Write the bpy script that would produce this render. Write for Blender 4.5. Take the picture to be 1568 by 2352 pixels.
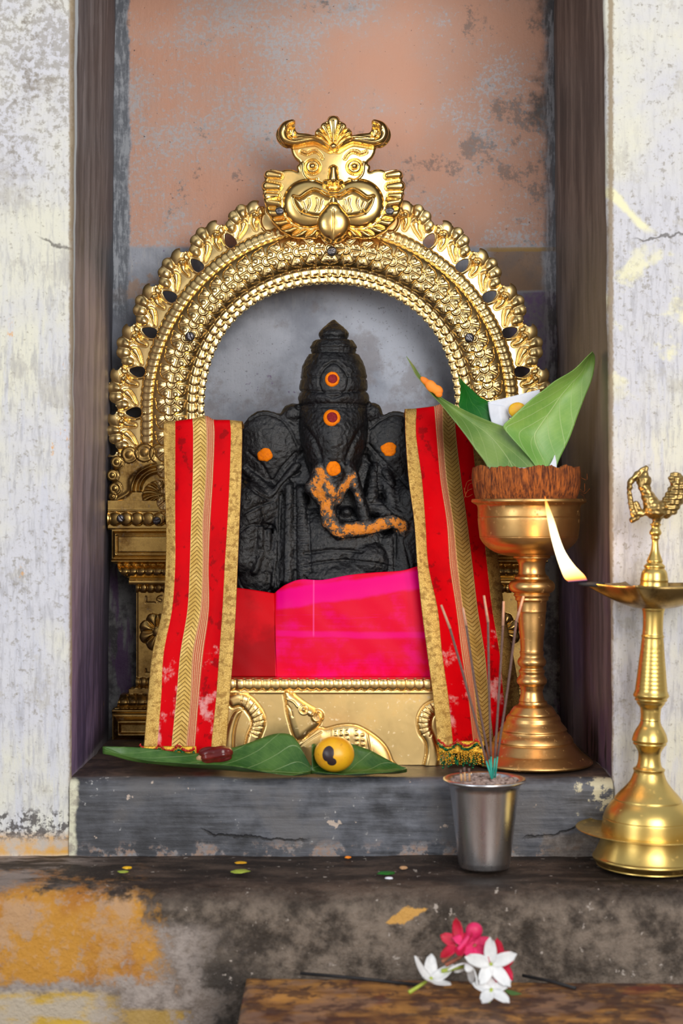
import bpy, bmesh, math, random
import numpy as np
from mathutils import Vector, Matrix, noise as mnoise
from mathutils.bvhtree import BVHTree

for o in list(bpy.data.objects): bpy.data.objects.remove(o)
SC = bpy.context.scene
COL = SC.collection
PI = math.pi
# ------------------------------------------------------------------ camera
D, F, ZC = 2.232, 3600.0, 1.40       # distance to the wall face, focal length in px, lens height
cam = bpy.data.cameras.new('camera'); camo = bpy.data.objects.new('camera', cam); COL.objects.link(camo)
camo.location = (0, -D, ZC); camo.rotation_euler = (PI/2, 0, 0)
cam.sensor_fit = 'VERTICAL'; cam.sensor_height = 36.0; cam.lens = 36.0*F/2352
cam.dof.use_dof = True; cam.dof.focus_distance = D+0.30; cam.dof.aperture_fstop = 4.2
cam.clip_start = 0.05
SC.camera = camo
# ------------------------------------------------------------------ light
SC.view_settings.view_transform = 'Standard'
try: SC.view_settings.look = 'None'
except Exception: pass
SC.view_settings.gamma = 1; SC.view_settings.use_curve_mapping = False
SC.view_settings.exposure = 0.3
W = bpy.data.worlds.new('world'); SC.world = W; W.use_nodes = True
wn, wl = W.node_tree.nodes, W.node_tree.links
bg = wn['Background']
tc = wn.new('ShaderNodeTexCoord'); sx = wn.new('ShaderNodeSeparateXYZ'); wl.new(tc.outputs['Generated'], sx.inputs[0])
rp = wn.new('ShaderNodeValToRGB'); wl.new(sx.outputs['Z'], rp.inputs[0])
rp.color_ramp.elements[0].position = 0.0; rp.color_ramp.elements[0].color = (.50, .45, .38, 1)
rp.color_ramp.elements[1].position = 0.9; rp.color_ramp.elements[1].color = (.62, .68, .78, 1)
e = rp.color_ramp.elements.new(.12); e.color = (.42, .41, .39, 1)
wl.new(rp.outputs[0], bg.inputs['Color']); bg.inputs['Strength'].default_value = 0.62
def area(name, loc, aim, size, power, color, sy=None):
    l = bpy.data.lights.new(name, 'AREA'); l.shape = 'RECTANGLE'; l.size = size; l.size_y = sy or size
    l.energy = power; l.color = color
    o = bpy.data.objects.new(name, l); COL.objects.link(o); o.location = loc
    o.rotation_euler = (Vector(aim)-Vector(loc)).to_track_quat('-Z', 'Y').to_euler()
    return o
area('daylight_doorway', (1.15, -3.3, 2.35), (0, .2, 1.35), 1.7, 76, (1, .97, .93), 1.8)
area('left_fill', (-2.1, -2.6, 1.9), (0, .2, 1.35), 1.1, 26, (.90, .95, 1), 1.6)  # added fill light from the left, stands for no known window

# ------------------------------------------------------------------ helpers
def P(px, py, Y):
    s = (D+Y)/F
    return Vector(((px-784)*s, Y, ZC+(1176-py)*s))
def S(Y): return (D+Y)/F
def tag(o, label=None, cat=None, group=None, kind=None):
    if label: o['label'] = label
    if cat: o['category'] = cat
    if group: o['group'] = group
    if kind: o['kind'] = kind
    return o
def empty(name, loc=(0, 0, 0)):
    o = bpy.data.objects.new(name, None); COL.objects.link(o); o.location = loc; o.empty_display_size = .02
    return o
def parent(c, p):
    if p is not None:
        bpy.context.view_layer.update()
        c.parent = p; c.matrix_parent_inverse = Matrix.LocRotScale(*world_of(p)).inverted()
def world_of(p):
    m = p.matrix_basis.copy(); q = p
    while q.parent: m = q.parent.matrix_basis @ q.matrix_parent_inverse @ m; q = q.parent
    return m.decompose()
def link(name, me, mat, par=None, smooth=True):
    o = bpy.data.objects.new(name, me); COL.objects.link(o)
    if mat is not None and not me.materials: me.materials.append(mat)
    if smooth and len(me.polygons): me.polygons.foreach_set('use_smooth', [True]*len(me.polygons))
    if par is not None: parent(o, par)
    return o
def npmesh(name, V, Q, uv=None):
    """V (n,3) array, Q (m,4) or (m,3) int array"""
    me = bpy.data.meshes.new(name); V = np.asarray(V, dtype=np.float32); Q = np.asarray(Q, dtype=np.int32)
    k = Q.shape[1]
    me.vertices.add(len(V)); me.vertices.foreach_set('co', V.ravel())
    me.loops.add(Q.size); me.loops.foreach_set('vertex_index', Q.ravel())
    me.polygons.add(len(Q)); me.polygons.foreach_set('loop_start', np.arange(0, Q.size, k, dtype=np.int32))
    me.polygons.foreach_set('loop_total', np.full(len(Q), k, dtype=np.int32))
    me.update(calc_edges=True)
    if uv is not None:
        l = me.uv_layers.new(name='UVMap'); l.data.foreach_set('uv', np.asarray(uv, dtype=np.float32)[Q.ravel()].ravel())
    me.validate()
    return me
def gridmesh(name, G, uv=None, closed=False, flip=False):
    """G (r,c,3) grid of points"""
    r, c = G.shape[:2]; idx = np.arange(r*c).reshape(r, c)
    if closed: idx = np.concatenate([idx, idx[:, :1]], 1)
    Q = np.stack([idx[:-1, :-1], idx[:-1, 1:], idx[1:, 1:], idx[1:, :-1]], -1).reshape(-1, 4)
    if flip: Q = Q[:, ::-1]
    return npmesh(name, G.reshape(-1, 3), Q, None if uv is None else uv.reshape(-1, 2))
def resample(pts, n):
    pts = np.asarray(pts, float)
    d = np.r_[0, np.cumsum(np.linalg.norm(np.diff(pts, axis=0), axis=1))]
    t = np.linspace(0, d[-1], n)
    return np.stack([np.interp(t, d, pts[:, k]) for k in range(pts.shape[1])], 1)
def spline(pts, n, closed=False):
    """Catmull-Rom through pts"""
    pts = np.asarray(pts, float); m = len(pts)
    if closed: ext = np.vstack([pts[-1], pts, pts[0], pts[1]]); seg = m
    else: ext = np.vstack([2*pts[0]-pts[1], pts, 2*pts[-1]-pts[-2]]); seg = m-1
    out = []
    for t in np.linspace(0, seg, n, endpoint=not closed):
        i = min(int(t), seg-1); f = t-i
        a, b, c, d = ext[i], ext[i+1], ext[i+2], ext[i+3]
        out.append(.5*((2*b)+(-a+c)*f+(2*a-5*b+4*c-d)*f*f+(-a+3*b-3*c+d)*f**3))
    return np.array(out)
def lathe(name, prof, mat, par=None, seg=72, origin=(0, 0, 0), tilt=0, closed_ends=True):
    """prof: list of (r, z) in metres, revolved round the vertical axis at origin"""
    prof = np.array(prof, float); a = np.linspace(0, 2*PI, seg, endpoint=False)
    if closed_ends: prof = np.vstack([[1e-5, prof[0, 1]], prof, [1e-5, prof[-1, 1]]])
    G = np.zeros((len(prof), seg, 3))
    G[..., 0] = prof[:, :1]*np.cos(a); G[..., 1] = prof[:, :1]*np.sin(a); G[..., 2] = prof[:, 1:2]
    me = gridmesh(name, G, closed=True)
    o = link(name, me, mat); R = Matrix.Rotation(tilt, 4, 'Y'); me.transform(Matrix.Translation(origin) @ R)
    me.polygons.foreach_set('use_smooth', [True]*len(me.polygons))
    if par is not None: parent(o, par)
    return o
def pxprof(rows, cx_y, s):
    """rows (py, halfwidth px) -> (r,z) relative to py0, top to bottom"""
    return [(h*s, (cx_y-y)*s) for y, h in rows]
def tube(name, pts, rad, mat, par=None, seg=10, caps=True):
    pts = [Vector(p) for p in pts]; n = len(pts)
    rad = rad if hasattr(rad, '__len__') else [rad]*n
    G = np.zeros((n+2, seg, 3)); up = Vector((0.13, .97, .2)).normalized()
    rows = []
    for i, p in enumerate(pts):
        t = (pts[min(i+1, n-1)]-pts[max(i-1, 0)]).normalized()
        u = t.cross(up)
        if u.length < 1e-3: u = t.cross(Vector((1, 0, 0)))
        u.normalize(); v = t.cross(u)
        rows.append([p+(u*math.cos(a)+v*math.sin(a))*rad[i] for a in np.linspace(0, 2*PI, seg, endpoint=False)])
    rows = [[pts[0]]*seg]+rows+[[pts[-1]]*seg]
    me = gridmesh(name, np.array([[list(q) for q in r] for r in rows]), closed=True)
    return link(name, me, mat, par)
def box(name, lo, hi, mat, par=None, bev=0.0):
    bm = bmesh.new(); bmesh.ops.create_cube(bm, size=1)
    for v in bm.verts:
        v.co = Vector([lo[i]+(hi[i]-lo[i])*(v.co[i]+.5) for i in range(3)])
    if bev: bmesh.ops.bevel(bm, geom=bm.edges[:], offset=bev, segments=3, affect='EDGES', profile=.5)
    me = bpy.data.meshes.new(name); bm.to_mesh(me); bm.free()
    return link(name, me, mat, par, smooth=False)
# ---- 2-D distance and relief tools, all in px of a plane
def sd_circle(x, y, cx, cy, r): return np.hypot(x-cx, y-cy)-r
def sd_ell(x, y, cx, cy, rx, ry, ang=0):
    c, s = math.cos(ang), math.sin(ang); dx, dy = x-cx, y-cy
    u, v = (dx*c+dy*s)/rx, (-dx*s+dy*c)/ry
    k = np.sqrt(u*u+v*v)+1e-9
    return (k-1)*k/np.sqrt((u/rx)**2+(v/ry)**2+1e-12)
def sd_line(x, y, pts, r=0, r2=None):
    """distance to a polyline with linearly varying radius"""
    out = np.full(np.shape(x), 1e9); n = len(pts)-1; r2 = r if r2 is None else r2
    for i in range(n):
        ax, ay = pts[i]; bx, by = pts[i+1]; dx, dy = bx-ax, by-ay
        t = np.clip(((x-ax)*dx+(y-ay)*dy)/(dx*dx+dy*dy+1e-12), 0, 1)
        rr = r+(r2-r)*((i+t)/n)
        out = np.minimum(out, np.hypot(x-ax-t*dx, y-ay-t*dy)-rr)
    return out
def sd_poly(x, y, pts):
    pts = np.asarray(pts, float); out = np.full(np.shape(x), 1e18); ins = np.zeros(np.shape(x), bool); n = len(pts)
    for i in range(n):
        ax, ay = pts[i]; bx, by = pts[(i+1) % n]; dx, dy = bx-ax, by-ay
        t = np.clip(((x-ax)*dx+(y-ay)*dy)/(dx*dx+dy*dy+1e-12), 0, 1)
        out = np.minimum(out, (x-ax-t*dx)**2+(y-ay-t*dy)**2)
        c = ((ay > y) != (by > y)) & (x < (bx-ax)*(y-ay)/((by-ay) if by != ay else 1e-12)+ax)
        ins ^= c
    out = np.sqrt(out); return np.where(ins, -out, out)
def smin(a, b, k):
    h = np.clip(.5+.5*(b-a)/k, 0, 1); return b*(1-h)+a*h-k*h*(1-h)
def dome(d, w, H):
    """rounded bump that rises from d=0 inward over width w"""
    t = np.clip(-d/w, 0, 1); return H*np.sqrt(np.clip(1-(1-t)**2, 0, 1))
def sm(x, a, b):
    t = np.clip((x-a)/(b-a), 0, 1); return t*t*(3-2*t)
def gro(d, w): return np.exp(-(d/w)**2)
def relief(name, mat, par, Y0, bbox, step, sdf, hgt, back=6.0):
    """an embossed sheet: outline from sdf(x,y)<0, front face raised by hgt(x,y); px of plane Y0"""
    x0, y0, x1, y1 = bbox
    xs = np.arange(x0, x1+step, step); ys = np.arange(y0, y1+step, step)
    X, Yg = np.meshgrid(xs, ys); d = sdf(X, Yg)
    ins = d < 0
    cell = ins[:-1, :-1] | ins[:-1, 1:] | ins[1:, 1:] | ins[1:, :-1]
    idx = np.arange(X.size).reshape(X.shape)
    Q = np.stack([idx[:-1, :-1], idx[1:, :-1], idx[1:, 1:], idx[:-1, 1:]], -1)[cell]
    used = np.unique(Q); remap = np.full(X.size, -1); remap[used] = np.arange(len(used)); Q = remap[Q]
    x = X.ravel()[used]; y = Yg.ravel()[used]
    for it in range(3):
        d = sdf(x, y); e = .3; gx = (sdf(x+e, y)-d)/e; gy = (sdf(x, y+e)-d)/e; g2 = np.maximum(gx*gx+gy*gy, .2)
        o = d > 0; m = np.minimum(d, step*1.5)
        x = np.where(o, x-m*gx/g2, x); y = np.where(o, y-m*gy/g2, y)
    h = hgt(x, y)
    E = np.concatenate([Q[:, [0, 1]], Q[:, [1, 2]], Q[:, [2, 3]], Q[:, [3, 0]]]); key = np.sort(E, 1)
    _, inv, cnt = np.unique(key[:, 0]*10**7+key[:, 1], return_inverse=True, return_counts=True)
    B = E[cnt[inv.ravel()] == 1]
    s = S(Y0)
    V = np.stack([(x-784)*s, Y0-h*s, ZC+(1176-y)*s], 1)
    bv = np.unique(B); rm = np.full(len(V), -1); rm[bv] = len(V)+np.arange(len(bv))
    VB = V[bv].copy(); VB[:, 1] = Y0+back*s
    SQ = np.stack([B[:, 1], B[:, 0], rm[B[:, 0]], rm[B[:, 1]]], 1)
    me = npmesh(name, np.vstack([V, VB]), np.vstack([Q, SQ]))
    return link(name, me, mat, par)
def beads(u, v, sp, rad, H, tilt=0.0, kv=1.0):
    out = np.zeros(np.shape(u)); b = np.round(u/sp)
    for j in (-1, 0, 1):
        du = u-(b+j)*sp; rr = (du*du+(v*kv)**2)/rad**2
        out = np.maximum(out, np.where(rr < 1, H*np.sqrt(np.clip(1-rr, 0, 1))+tilt*(du+rad), 0))
    return out
# ---- blobs: overlapping ellipsoids and tapering limbs fused into one skin
def blob_mesh(name, prims, voxel, smooth=3):
    bm = bmesh.new()
    for p in prims:
        if p[0] == 'e':
            r = bmesh.ops.create_icosphere(bm, subdivisions=4, radius=1); c, q = Vector(p[1]), p[2]
            R = Matrix.Rotation(p[3], 3, 'Y') if len(p) > 3 else Matrix.Identity(3)
            for v in r['verts']: v.co = c+R @ Vector((v.co[0]*q[0], v.co[1]*q[1], v.co[2]*q[2]))
        elif p[0] == 'c':
            a, b, ra, rb = Vector(p[1]), Vector(p[2]), p[3], p[4]
            fy = p[5] if len(p) > 5 else 1
            d = b-a; L = d.length; q = d.to_track_quat('Z', 'Y').to_matrix()
            r = bmesh.ops.create_icosphere(bm, subdivisions=4, radius=1)
            for v in r['verts']:
                w = v.co.copy()
                w = Vector((w.x*ra, w.y*ra, w.z*ra)) if w.z < 0 else Vector((w.x*rb, w.y*rb, w.z*rb+L))
                w = q @ w; w.y *= fy; v.co = a+w
        elif p[0] == 'm':
            tmp = bpy.data.meshes.new('t'); p[1](bm)
    me0 = bpy.data.meshes.new(name+'_src'); bm.to_mesh(me0); bm.free()
    o = bpy.data.objects.new(name+'_src', me0); COL.objects.link(o)
    m = o.modifiers.new('r', 'REMESH'); m.mode = 'VOXEL'; m.voxel_size = voxel
    if smooth: m2 = o.modifiers.new('s', 'SMOOTH'); m2.factor = .5; m2.iterations = smooth
    dg = bpy.context.evaluated_depsgraph_get(); dg.update()
    me = bpy.data.meshes.new_from_object(o.evaluated_get(dg)); me.name = name
    bpy.data.objects.remove(o); bpy.data.meshes.remove(me0)
    return me
def getco(me):
    a = np.zeros(len(me.vertices)*3, np.float32); me.vertices.foreach_get('co', a); return a.reshape(-1, 3).astype(float)
def setco(me, a): me.vertices.foreach_set('co', a.astype(np.float32).ravel()); me.update()
def getno(me):
    a = np.zeros(len(me.vertices)*3, np.float32); me.vertices.foreach_get('normal', a); return a.reshape(-1, 3).astype(float)

# ------------------------------------------------------------------ material language
class E:
    def __init__(s, nt, sock): s.nt, s.s = nt, sock
    def _o(s, op, b, rev=False):
        return s.nt.math(op, b, s) if rev else s.nt.math(op, s, b)
    def __add__(s, b): return s._o('ADD', b)
    __radd__ = __add__
    def __sub__(s, b): return s._o('SUBTRACT', b)
    def __rsub__(s, b): return s._o('SUBTRACT', b, True)
    def __mul__(s, b): return s._o('MULTIPLY', b)
    __rmul__ = __mul__
    def __truediv__(s, b): return s._o('DIVIDE', b)
    def abs(s): return s.nt.math('ABSOLUTE', s)
    def frac(s): return s.nt.math('FRACT', s)
    def ss(s, a, b): return s.nt.ss(s, a, b)
    def mx(s, b): return s._o('MAXIMUM', b)
    def mn(s, b): return s._o('MINIMUM', b)
    def pw(s, b): return s._o('POWER', b)
    def band(s, a, b, w): return s.nt.ss(s, a-w, a+w)*(1-s.nt.ss(s, b-w, b+w))
class NT:
    def __init__(s, name):
        s.m = bpy.data.materials.new(name); s.m.use_nodes = True
        s.n, s.l = s.m.node_tree.nodes, s.m.node_tree.links; s.b = s.n['Principled BSDF']
        s._pos = None; s.vec = None
    def put(s, inp, v):
        if isinstance(v, E): s.l.new(v.s, inp)
        elif isinstance(v, (tuple, list)):
            inp.default_value = tuple(v)+((1,) if len(v) == 3 and len(inp.default_value) == 4 else ())
        else: inp.default_value = v
    def math(s, op, *a):
        n = s.n.new('ShaderNodeMath'); n.operation = op
        for i, v in enumerate(a): s.put(n.inputs[i], v)
        return E(s, n.outputs[0])
    def ss(s, x, a, b, lo=0., hi=1.):
        n = s.n.new('ShaderNodeMapRange'); n.interpolation_type = 'SMOOTHSTEP'
        s.put(n.inputs[0], x)
        if a <= b: s.put(n.inputs[1], a); s.put(n.inputs[2], b); s.put(n.inputs[3], lo); s.put(n.inputs[4], hi)
        else: s.put(n.inputs[1], b); s.put(n.inputs[2], a); s.put(n.inputs[3], hi); s.put(n.inputs[4], lo)
        return E(s, n.outputs[0])
    def coord(s, kind='Object'):
        n = s.n.new('ShaderNodeTexCoord'); s.vec = E(s, n.outputs[kind]); q = s.n.new('ShaderNodeSeparateXYZ')
        s.l.new(n.outputs[kind], q.inputs[0]); return [E(s, q.outputs[i]) for i in range(3)]
    def world(s):
        n = s.n.new('ShaderNodeNewGeometry'); s.vec = E(s, n.outputs['Position']); q = s.n.new('ShaderNodeSeparateXYZ')
        s.l.new(n.outputs['Position'], q.inputs[0]); return [E(s, q.outputs[i]) for i in range(3)]
    def scaled(s, x, y, z):
        n = s.n.new('ShaderNodeVectorMath'); n.operation = 'MULTIPLY'; s.l.new(s.vec.s, n.inputs[0]); n.inputs[1].default_value = (x, y, z)
        return E(s, n.outputs[0])
    def comb(s, x, y, z):
        n = s.n.new('ShaderNodeCombineXYZ')
        for i, v in enumerate((x, y, z)): s.put(n.inputs[i], v)
        return E(s, n.outputs[0])
    def noise(s, scale, detail=4., rough=.55, vec=None, dist=0.):
        n = s.n.new('ShaderNodeTexNoise'); s.l.new((vec or s.vec).s, n.inputs['Vector'])
        n.inputs['Scale'].default_value = scale; n.inputs['Detail'].default_value = detail; n.inputs['Roughness'].default_value = rough
        n.inputs['Distortion'].default_value = dist
        return E(s, n.outputs[0])
    def voro(s, scale, vec=None, feature='F1'):
        n = s.n.new('ShaderNodeTexVoronoi'); n.feature = feature; s.l.new((vec or s.vec).s, n.inputs['Vector']); n.inputs['Scale'].default_value = scale
        return E(s, n.outputs[0])
    def mix(s, f, a, b):
        n = s.n.new('ShaderNodeMix'); n.data_type = 'RGBA'
        s.put(n.inputs[0], f); s.put(n.inputs[6], a); s.put(n.inputs[7], b)
        return E(s, n.outputs[2])
    def attr(s, name):
        n = s.n.new('ShaderNodeAttribute'); n.attribute_name = name; return E(s, n.outputs['Fac'])
    def bump(s, h, strength=.5, dist=.002):
        n = s.n.new('ShaderNodeBump'); s.put(n.inputs['Height'], h); n.inputs['Strength'].default_value = strength; n.inputs['Distance'].default_value = dist
        s.l.new(n.outputs[0], s.b.inputs['Normal'])
    def set(s, **k):
        for a, v in k.items(): s.put(s.b.inputs[a.replace('_', ' ')], v)
        return s.m
# ------------------------------------------------------------------ materials of the masonry
def px_of(n, Y0):
    X, Y, Z = n.world(); k = F/(D+Y0)
    return X*k+784, 1176-(Z-ZC)*k
def mat_front():
    n = NT('limewashed plaster'); x, y = px_of(n, 0)
    big = n.noise(3.2, 6, .62); med = n.noise(11, 6, .65); fine = n.noise(95, 5, .7); vs = n.noise(1, 6, .65, n.scaled(60, 1, 7)); sp = n.noise(210, 3, .6)
    left = n.ss(x, 700, 600)
    cream = n.mix(big.ss(.40, .60), (.74, .725, .61), (.64, .64, .69))
    cream = n.mix((vs.ss(.50, .62))*(y.ss(480, 900))*.65, cream, (.60, .61, .69))
    cream = n.mix(med.ss(.56, .70)*.55, cream, (.79, .78, .66))
    # speckled mould, strongest high on the left
    yw = y+(med-.5)*500
    m1 = (fine+big*.5+left*yw.ss(760, 0)*.09+yw.ss(620, 0)*.02).ss(.83, .93)
    cream = n.mix(m1*.6, cream, (.30, .27, .22))
    gs = n.noise(1, 7, .72, n.scaled(150, 1, 22)); cream = n.mix((gs+med*.35).ss(.64, .82)*.55*(.35+y.ss(250, 700)*.65), cream, (.36, .355, .38))
    cream = n.mix((sp+fine*.5).ss(.86, .96)*.5, cream, (.28, .25, .20))
    m1b = left*(med+fine*.35+x.ss(150, 20)*.08).ss(.74, .88)*yw.ss(620, 150)
    cream = n.mix(m1b*.7, cream, (.17, .13, .09))
    # flaked orange undercoat
    oc = (n.noise(26, 6, .7, n.scaled(1, 1, .45))+n.noise(2.1, 2)*.45).ss(.86, .90)*left*y.band(600, 1500, 90)*x.band(10, 168, 25)
    cream = n.mix(oc*.85, cream, (.75, .36, .07))
    # horizontal cracks
    w = n.noise(9, 5, .6)
    ck = (y-545-(w-.5)*150).abs().ss(4, 1.)*(1-left)*x.ss(1440, 1480)
    ck2 = (y-540-(w-.5)*160-(x-100)*.25).abs().ss(5, 1)*left*x.ss(80, 110)
    cream = n.mix(ck.mx(ck2)*.75, cream, (.10, .09, .08))
    yel = (1-left)*((x-1400-(y-440)*.95).abs()+(w-.5)*80).ss(24, 10)*y.band(430, 530, 12)
    cream = n.mix(yel.mx((1-left)*n.noise(14, 5).ss(.54, .62)*y.band(560, 900, 60)*.8), cream, (.86, .83, .56))
    # ochre line and flaked foot of the wall
    rag = (med-.5)*60+(fine-.5)*30
    ft = (y+rag).ss(1905, 1925)*(y+rag*.3).ss(1975, 1955)
    cream = n.mix(ft, cream, n.mix(med.ss(.45, .6), (.72, .38, .08), (.55, .47, .40)))
    dk = (y+rag*2).band(1870, 1935, 12)*(fine+med*.6).ss(.80, .86)
    cream = n.mix(dk*.9, cream, (.09, .08, .08))
    # niche edge, worn to brown
    d1 = (x-165).abs().mn((x-1402).abs()); d1 = d1+(fine-.5)*16
    cream = n.mix(d1.ss(9, 3)*.8, cream, (.27, .19, .10))
    cream = n.mix((med-.5+sp*.2).ss(.17, .22)*.35, cream, (.45, .42, .38))
    n.bump(fine*.6+med+sp*.25, .5, .0025)
    return n.set(Base_Color=cream, Roughness=.8, Specular_IOR_Level=.25)
def mat_jamb(right):
    n = NT('dark painted jamb'); x, y = px_of(n, .1); X, Yw, Z = n.world()
    st = n.noise(1, 7, .66, n.scaled(130, 26, 3.2)); fine = n.noise(190, 4, .7); big = n.noise(5, 4, .6)
    if right:
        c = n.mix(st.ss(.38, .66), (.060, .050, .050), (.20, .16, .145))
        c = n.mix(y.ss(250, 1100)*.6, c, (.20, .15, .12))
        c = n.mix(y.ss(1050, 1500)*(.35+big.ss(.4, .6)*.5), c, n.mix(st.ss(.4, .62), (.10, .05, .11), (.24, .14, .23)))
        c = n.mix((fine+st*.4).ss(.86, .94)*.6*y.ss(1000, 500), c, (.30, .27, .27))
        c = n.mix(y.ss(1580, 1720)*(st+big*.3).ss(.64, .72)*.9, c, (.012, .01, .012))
    else:
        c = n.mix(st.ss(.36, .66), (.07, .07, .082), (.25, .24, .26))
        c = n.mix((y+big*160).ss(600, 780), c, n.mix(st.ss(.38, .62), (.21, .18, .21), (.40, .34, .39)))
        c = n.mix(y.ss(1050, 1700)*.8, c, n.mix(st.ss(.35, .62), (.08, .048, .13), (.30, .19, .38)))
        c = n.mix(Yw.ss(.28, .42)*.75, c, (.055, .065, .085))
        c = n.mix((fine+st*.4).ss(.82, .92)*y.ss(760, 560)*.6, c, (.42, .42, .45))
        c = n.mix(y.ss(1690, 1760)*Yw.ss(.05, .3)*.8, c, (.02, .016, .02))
    c = n.mix((n.noise(16, 6, .7)).ss(.71, .74)*y.ss(900, 1100)*.6, c, (.55, .32, .10))
    n.bump(st+fine*.35, .55, .0025)
    return n.set(Base_Color=c, Roughness=.5, Specular_IOR_Level=.4)
def mat_back():
    n = NT('painted back of the niche'); x, y = px_of(n, .5)
    big = n.noise(5.2, 6, .6); med = n.noise(17, 6, .65); fine = n.noise(150, 5, .7); pit = n.noise(70, 4, .7)
    br = n.noise(1, 6, .65, n.scaled(40, 1, 150)); brv = n.noise(1, 6, .65, n.scaled(140, 1, 22))
    wob = (med-.5)*26+(fine-.5)*14
    grey = n.mix(big.ss(.38, .62), (.24, .26, .315), (.47, .50, .58))
    grey = n.mix(brv.ss(.5, .64)*.55*y.ss(760, 600), grey, (.50, .50, .52))
    grey = n.mix((n.noise(190, 3, .7)+big*.25).ss(.76, .84)*.6, grey, (.12, .11, .13)); grey = n.mix((pit+big*.2).ss(.77, .80)*.5, grey, (.14, .12, .17)); grey = n.mix((med+n.noise(3, 3)*.6+y.ss(700, 1150)*.1).ss(.90, 1.02)*.5, grey, (.23, .20, .20))
    grey = n.mix(y.band(560, 700, 25)*x.ss(560, 420)*(med).ss(.54, .60)*.5, grey, (.48, .28, .15))
    grey = n.mix((pit+n.noise(9, 3)*.5).ss(.94, .97)*.6, grey, (.20, .12, .27))
    # upper band of terracotta paint
    tr = n.mix(big.ss(.36, .64), (.70, .38, .27), (.62, .42, .35))
    tr = n.mix(x.ss(800, 1250)*.5, tr, (.52, .27, .18))
    ws = (fine*.8+big*.7+br*.25+x.ss(700, 350)*.04).ss(.90, 1.04)
    tr = n.mix(ws*.8, tr, (.52, .53, .57))
    tr = n.mix((med+fine*.4+x.ss(900, 1260)*.10+(y-400).abs().ss(260, 0)*.05).ss(.84, .94)*.65, tr, (.19, .16, .15))
    tr = n.mix((n.noise(120, 3, .7)).ss(.68, .72)*.8, tr, (.10, .08, .08))
    m = (x+wob).ss(292, 300)*(x+wob*1.4).ss(1272, 1246)*(y+wob*.35).ss(572, 560)
    c = n.mix(m, grey, tr)
    # darker patch towards the top right
    c = n.mix((big+med*.5+x.ss(1120, 1270)*.36+y.ss(300, 0)*.12).ss(1.02, 1.2)*y.ss(520, 150)*.85, c, (.055, .055, .055))
    oc = (x+wob).ss(1105, 1140)*(x+wob).ss(1262, 1240)*(y+wob*.3).band(572, 668, 4)
    c = n.mix(oc*.85, c, n.mix(med.ss(.4, .6), (.30, .165, .075), (.22, .135, .08)))
    c = n.mix((x+wob).ss(1100, 1130)*(y+wob*.2).band(568, 578, 2)*.8, c, (.42, .25, .06))
    pu = (x+wob*2).ss(1150, 1215)*(y+wob*.3).ss(666, 674)
    c = n.mix(pu*.85, c, n.mix((med+fine*.3).ss(.55, .72), (.20, .175, .20), (.165, .085, .22)))
    # darker grey strips along both inner corners
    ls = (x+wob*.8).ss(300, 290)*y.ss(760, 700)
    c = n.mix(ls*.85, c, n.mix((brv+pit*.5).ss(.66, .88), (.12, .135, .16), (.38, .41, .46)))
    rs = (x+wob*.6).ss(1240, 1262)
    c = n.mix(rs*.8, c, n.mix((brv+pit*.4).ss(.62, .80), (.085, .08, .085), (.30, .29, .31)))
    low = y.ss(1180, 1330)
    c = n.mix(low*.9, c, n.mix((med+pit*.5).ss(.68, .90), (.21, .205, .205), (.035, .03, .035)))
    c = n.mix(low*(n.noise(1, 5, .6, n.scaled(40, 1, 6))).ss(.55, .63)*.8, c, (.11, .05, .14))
    n.bump(pit*.6+fine*.35+brv*.5+med*.7, .6, .003)
    return n.set(Base_Color=c, Roughness=.62, Specular_IOR_Level=.35)
def mat_sill():
    n = NT('blackened sill stone'); x, y = px_of(n, 0); X, Yw, Z = n.world()
    h = n.noise(1, 7, .66, n.scaled(9, 60, 120)); med = n.noise(24, 6, .7); fine = n.noise(130, 5, .7); big = n.noise(6, 5, .6)
    c = n.mix((h*.45+big*.7+med*.2).ss(.50, .88), (.022, .023, .028), (.19, .20, .235))
    c = n.mix(x.ss(900, 200)*.45, c, (.05, .048, .05))
    c = n.mix((big).ss(.50, .60)*.6, c, (.11, .10, .095))
    c = n.mix((fine+med*.5).ss(.92, .98), c, (.42, .41, .40))
    c = n.mix((n.noise(38, 4, .6)+big*.25).ss(.80, .83), c, (.50, .40, .33))
    w = (n.noise(16, 6, .62)-.5)
    crack = ((y-1912-(x-480)*.10+w*60).abs().ss(4.5, 1.2)*x.band(470, 700, 15)).mx((y-1915+(x-1250)*.18+w*60).abs().ss(4.5, 1.2)*x.ss(1195, 1215))
    c = n.mix(crack*.85, c, (.010, .009, .009))
    c = n.mix((y+w*60).ss(1925, 1955)*(med).ss(.50, .56)*.7, c, n.mix(fine.ss(.4, .6), (.40, .25, .17), (.30, .28, .28)))
    # limewash crumbling over both ends
    e1 = (x+w*60+(y-1790)*.05).ss(186, 176)*Yw.ss(.02, -.0)
    e2 = (x+w*130+(med-.5)*120).ss(1395, 1420)*Yw.ss(.01, -.0)
    c = n.mix(e1.mx(e2), c, n.mix((med+fine*.3).ss(.62, .76), (.66, .64, .48), (.38, .34, .27)))
    c = n.mix((n.noise(24, 6, .7)+x.ss(1180, 1400)*.20).ss(.68, .73)*(y).ss(1905, 1850)*x.ss(1200, 1300)*.9, c, (.58, .53, .36)); c = n.mix((x+(med-.5)*220).ss(1235, 1270)*(y+w*80+(x-1200)*-.12).ss(1895, 1915)*.7, c, n.mix(fine.ss(.4, .6), (.15, .115, .09), (.24, .20, .17)))
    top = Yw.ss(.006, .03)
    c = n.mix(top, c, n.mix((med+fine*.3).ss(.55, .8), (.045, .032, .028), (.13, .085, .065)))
    n.bump(h*.8+med+fine*.3-crack*2, .55, .003)
    return n.set(Base_Color=c, Roughness=.5, Specular_IOR_Level=.45)
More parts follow.
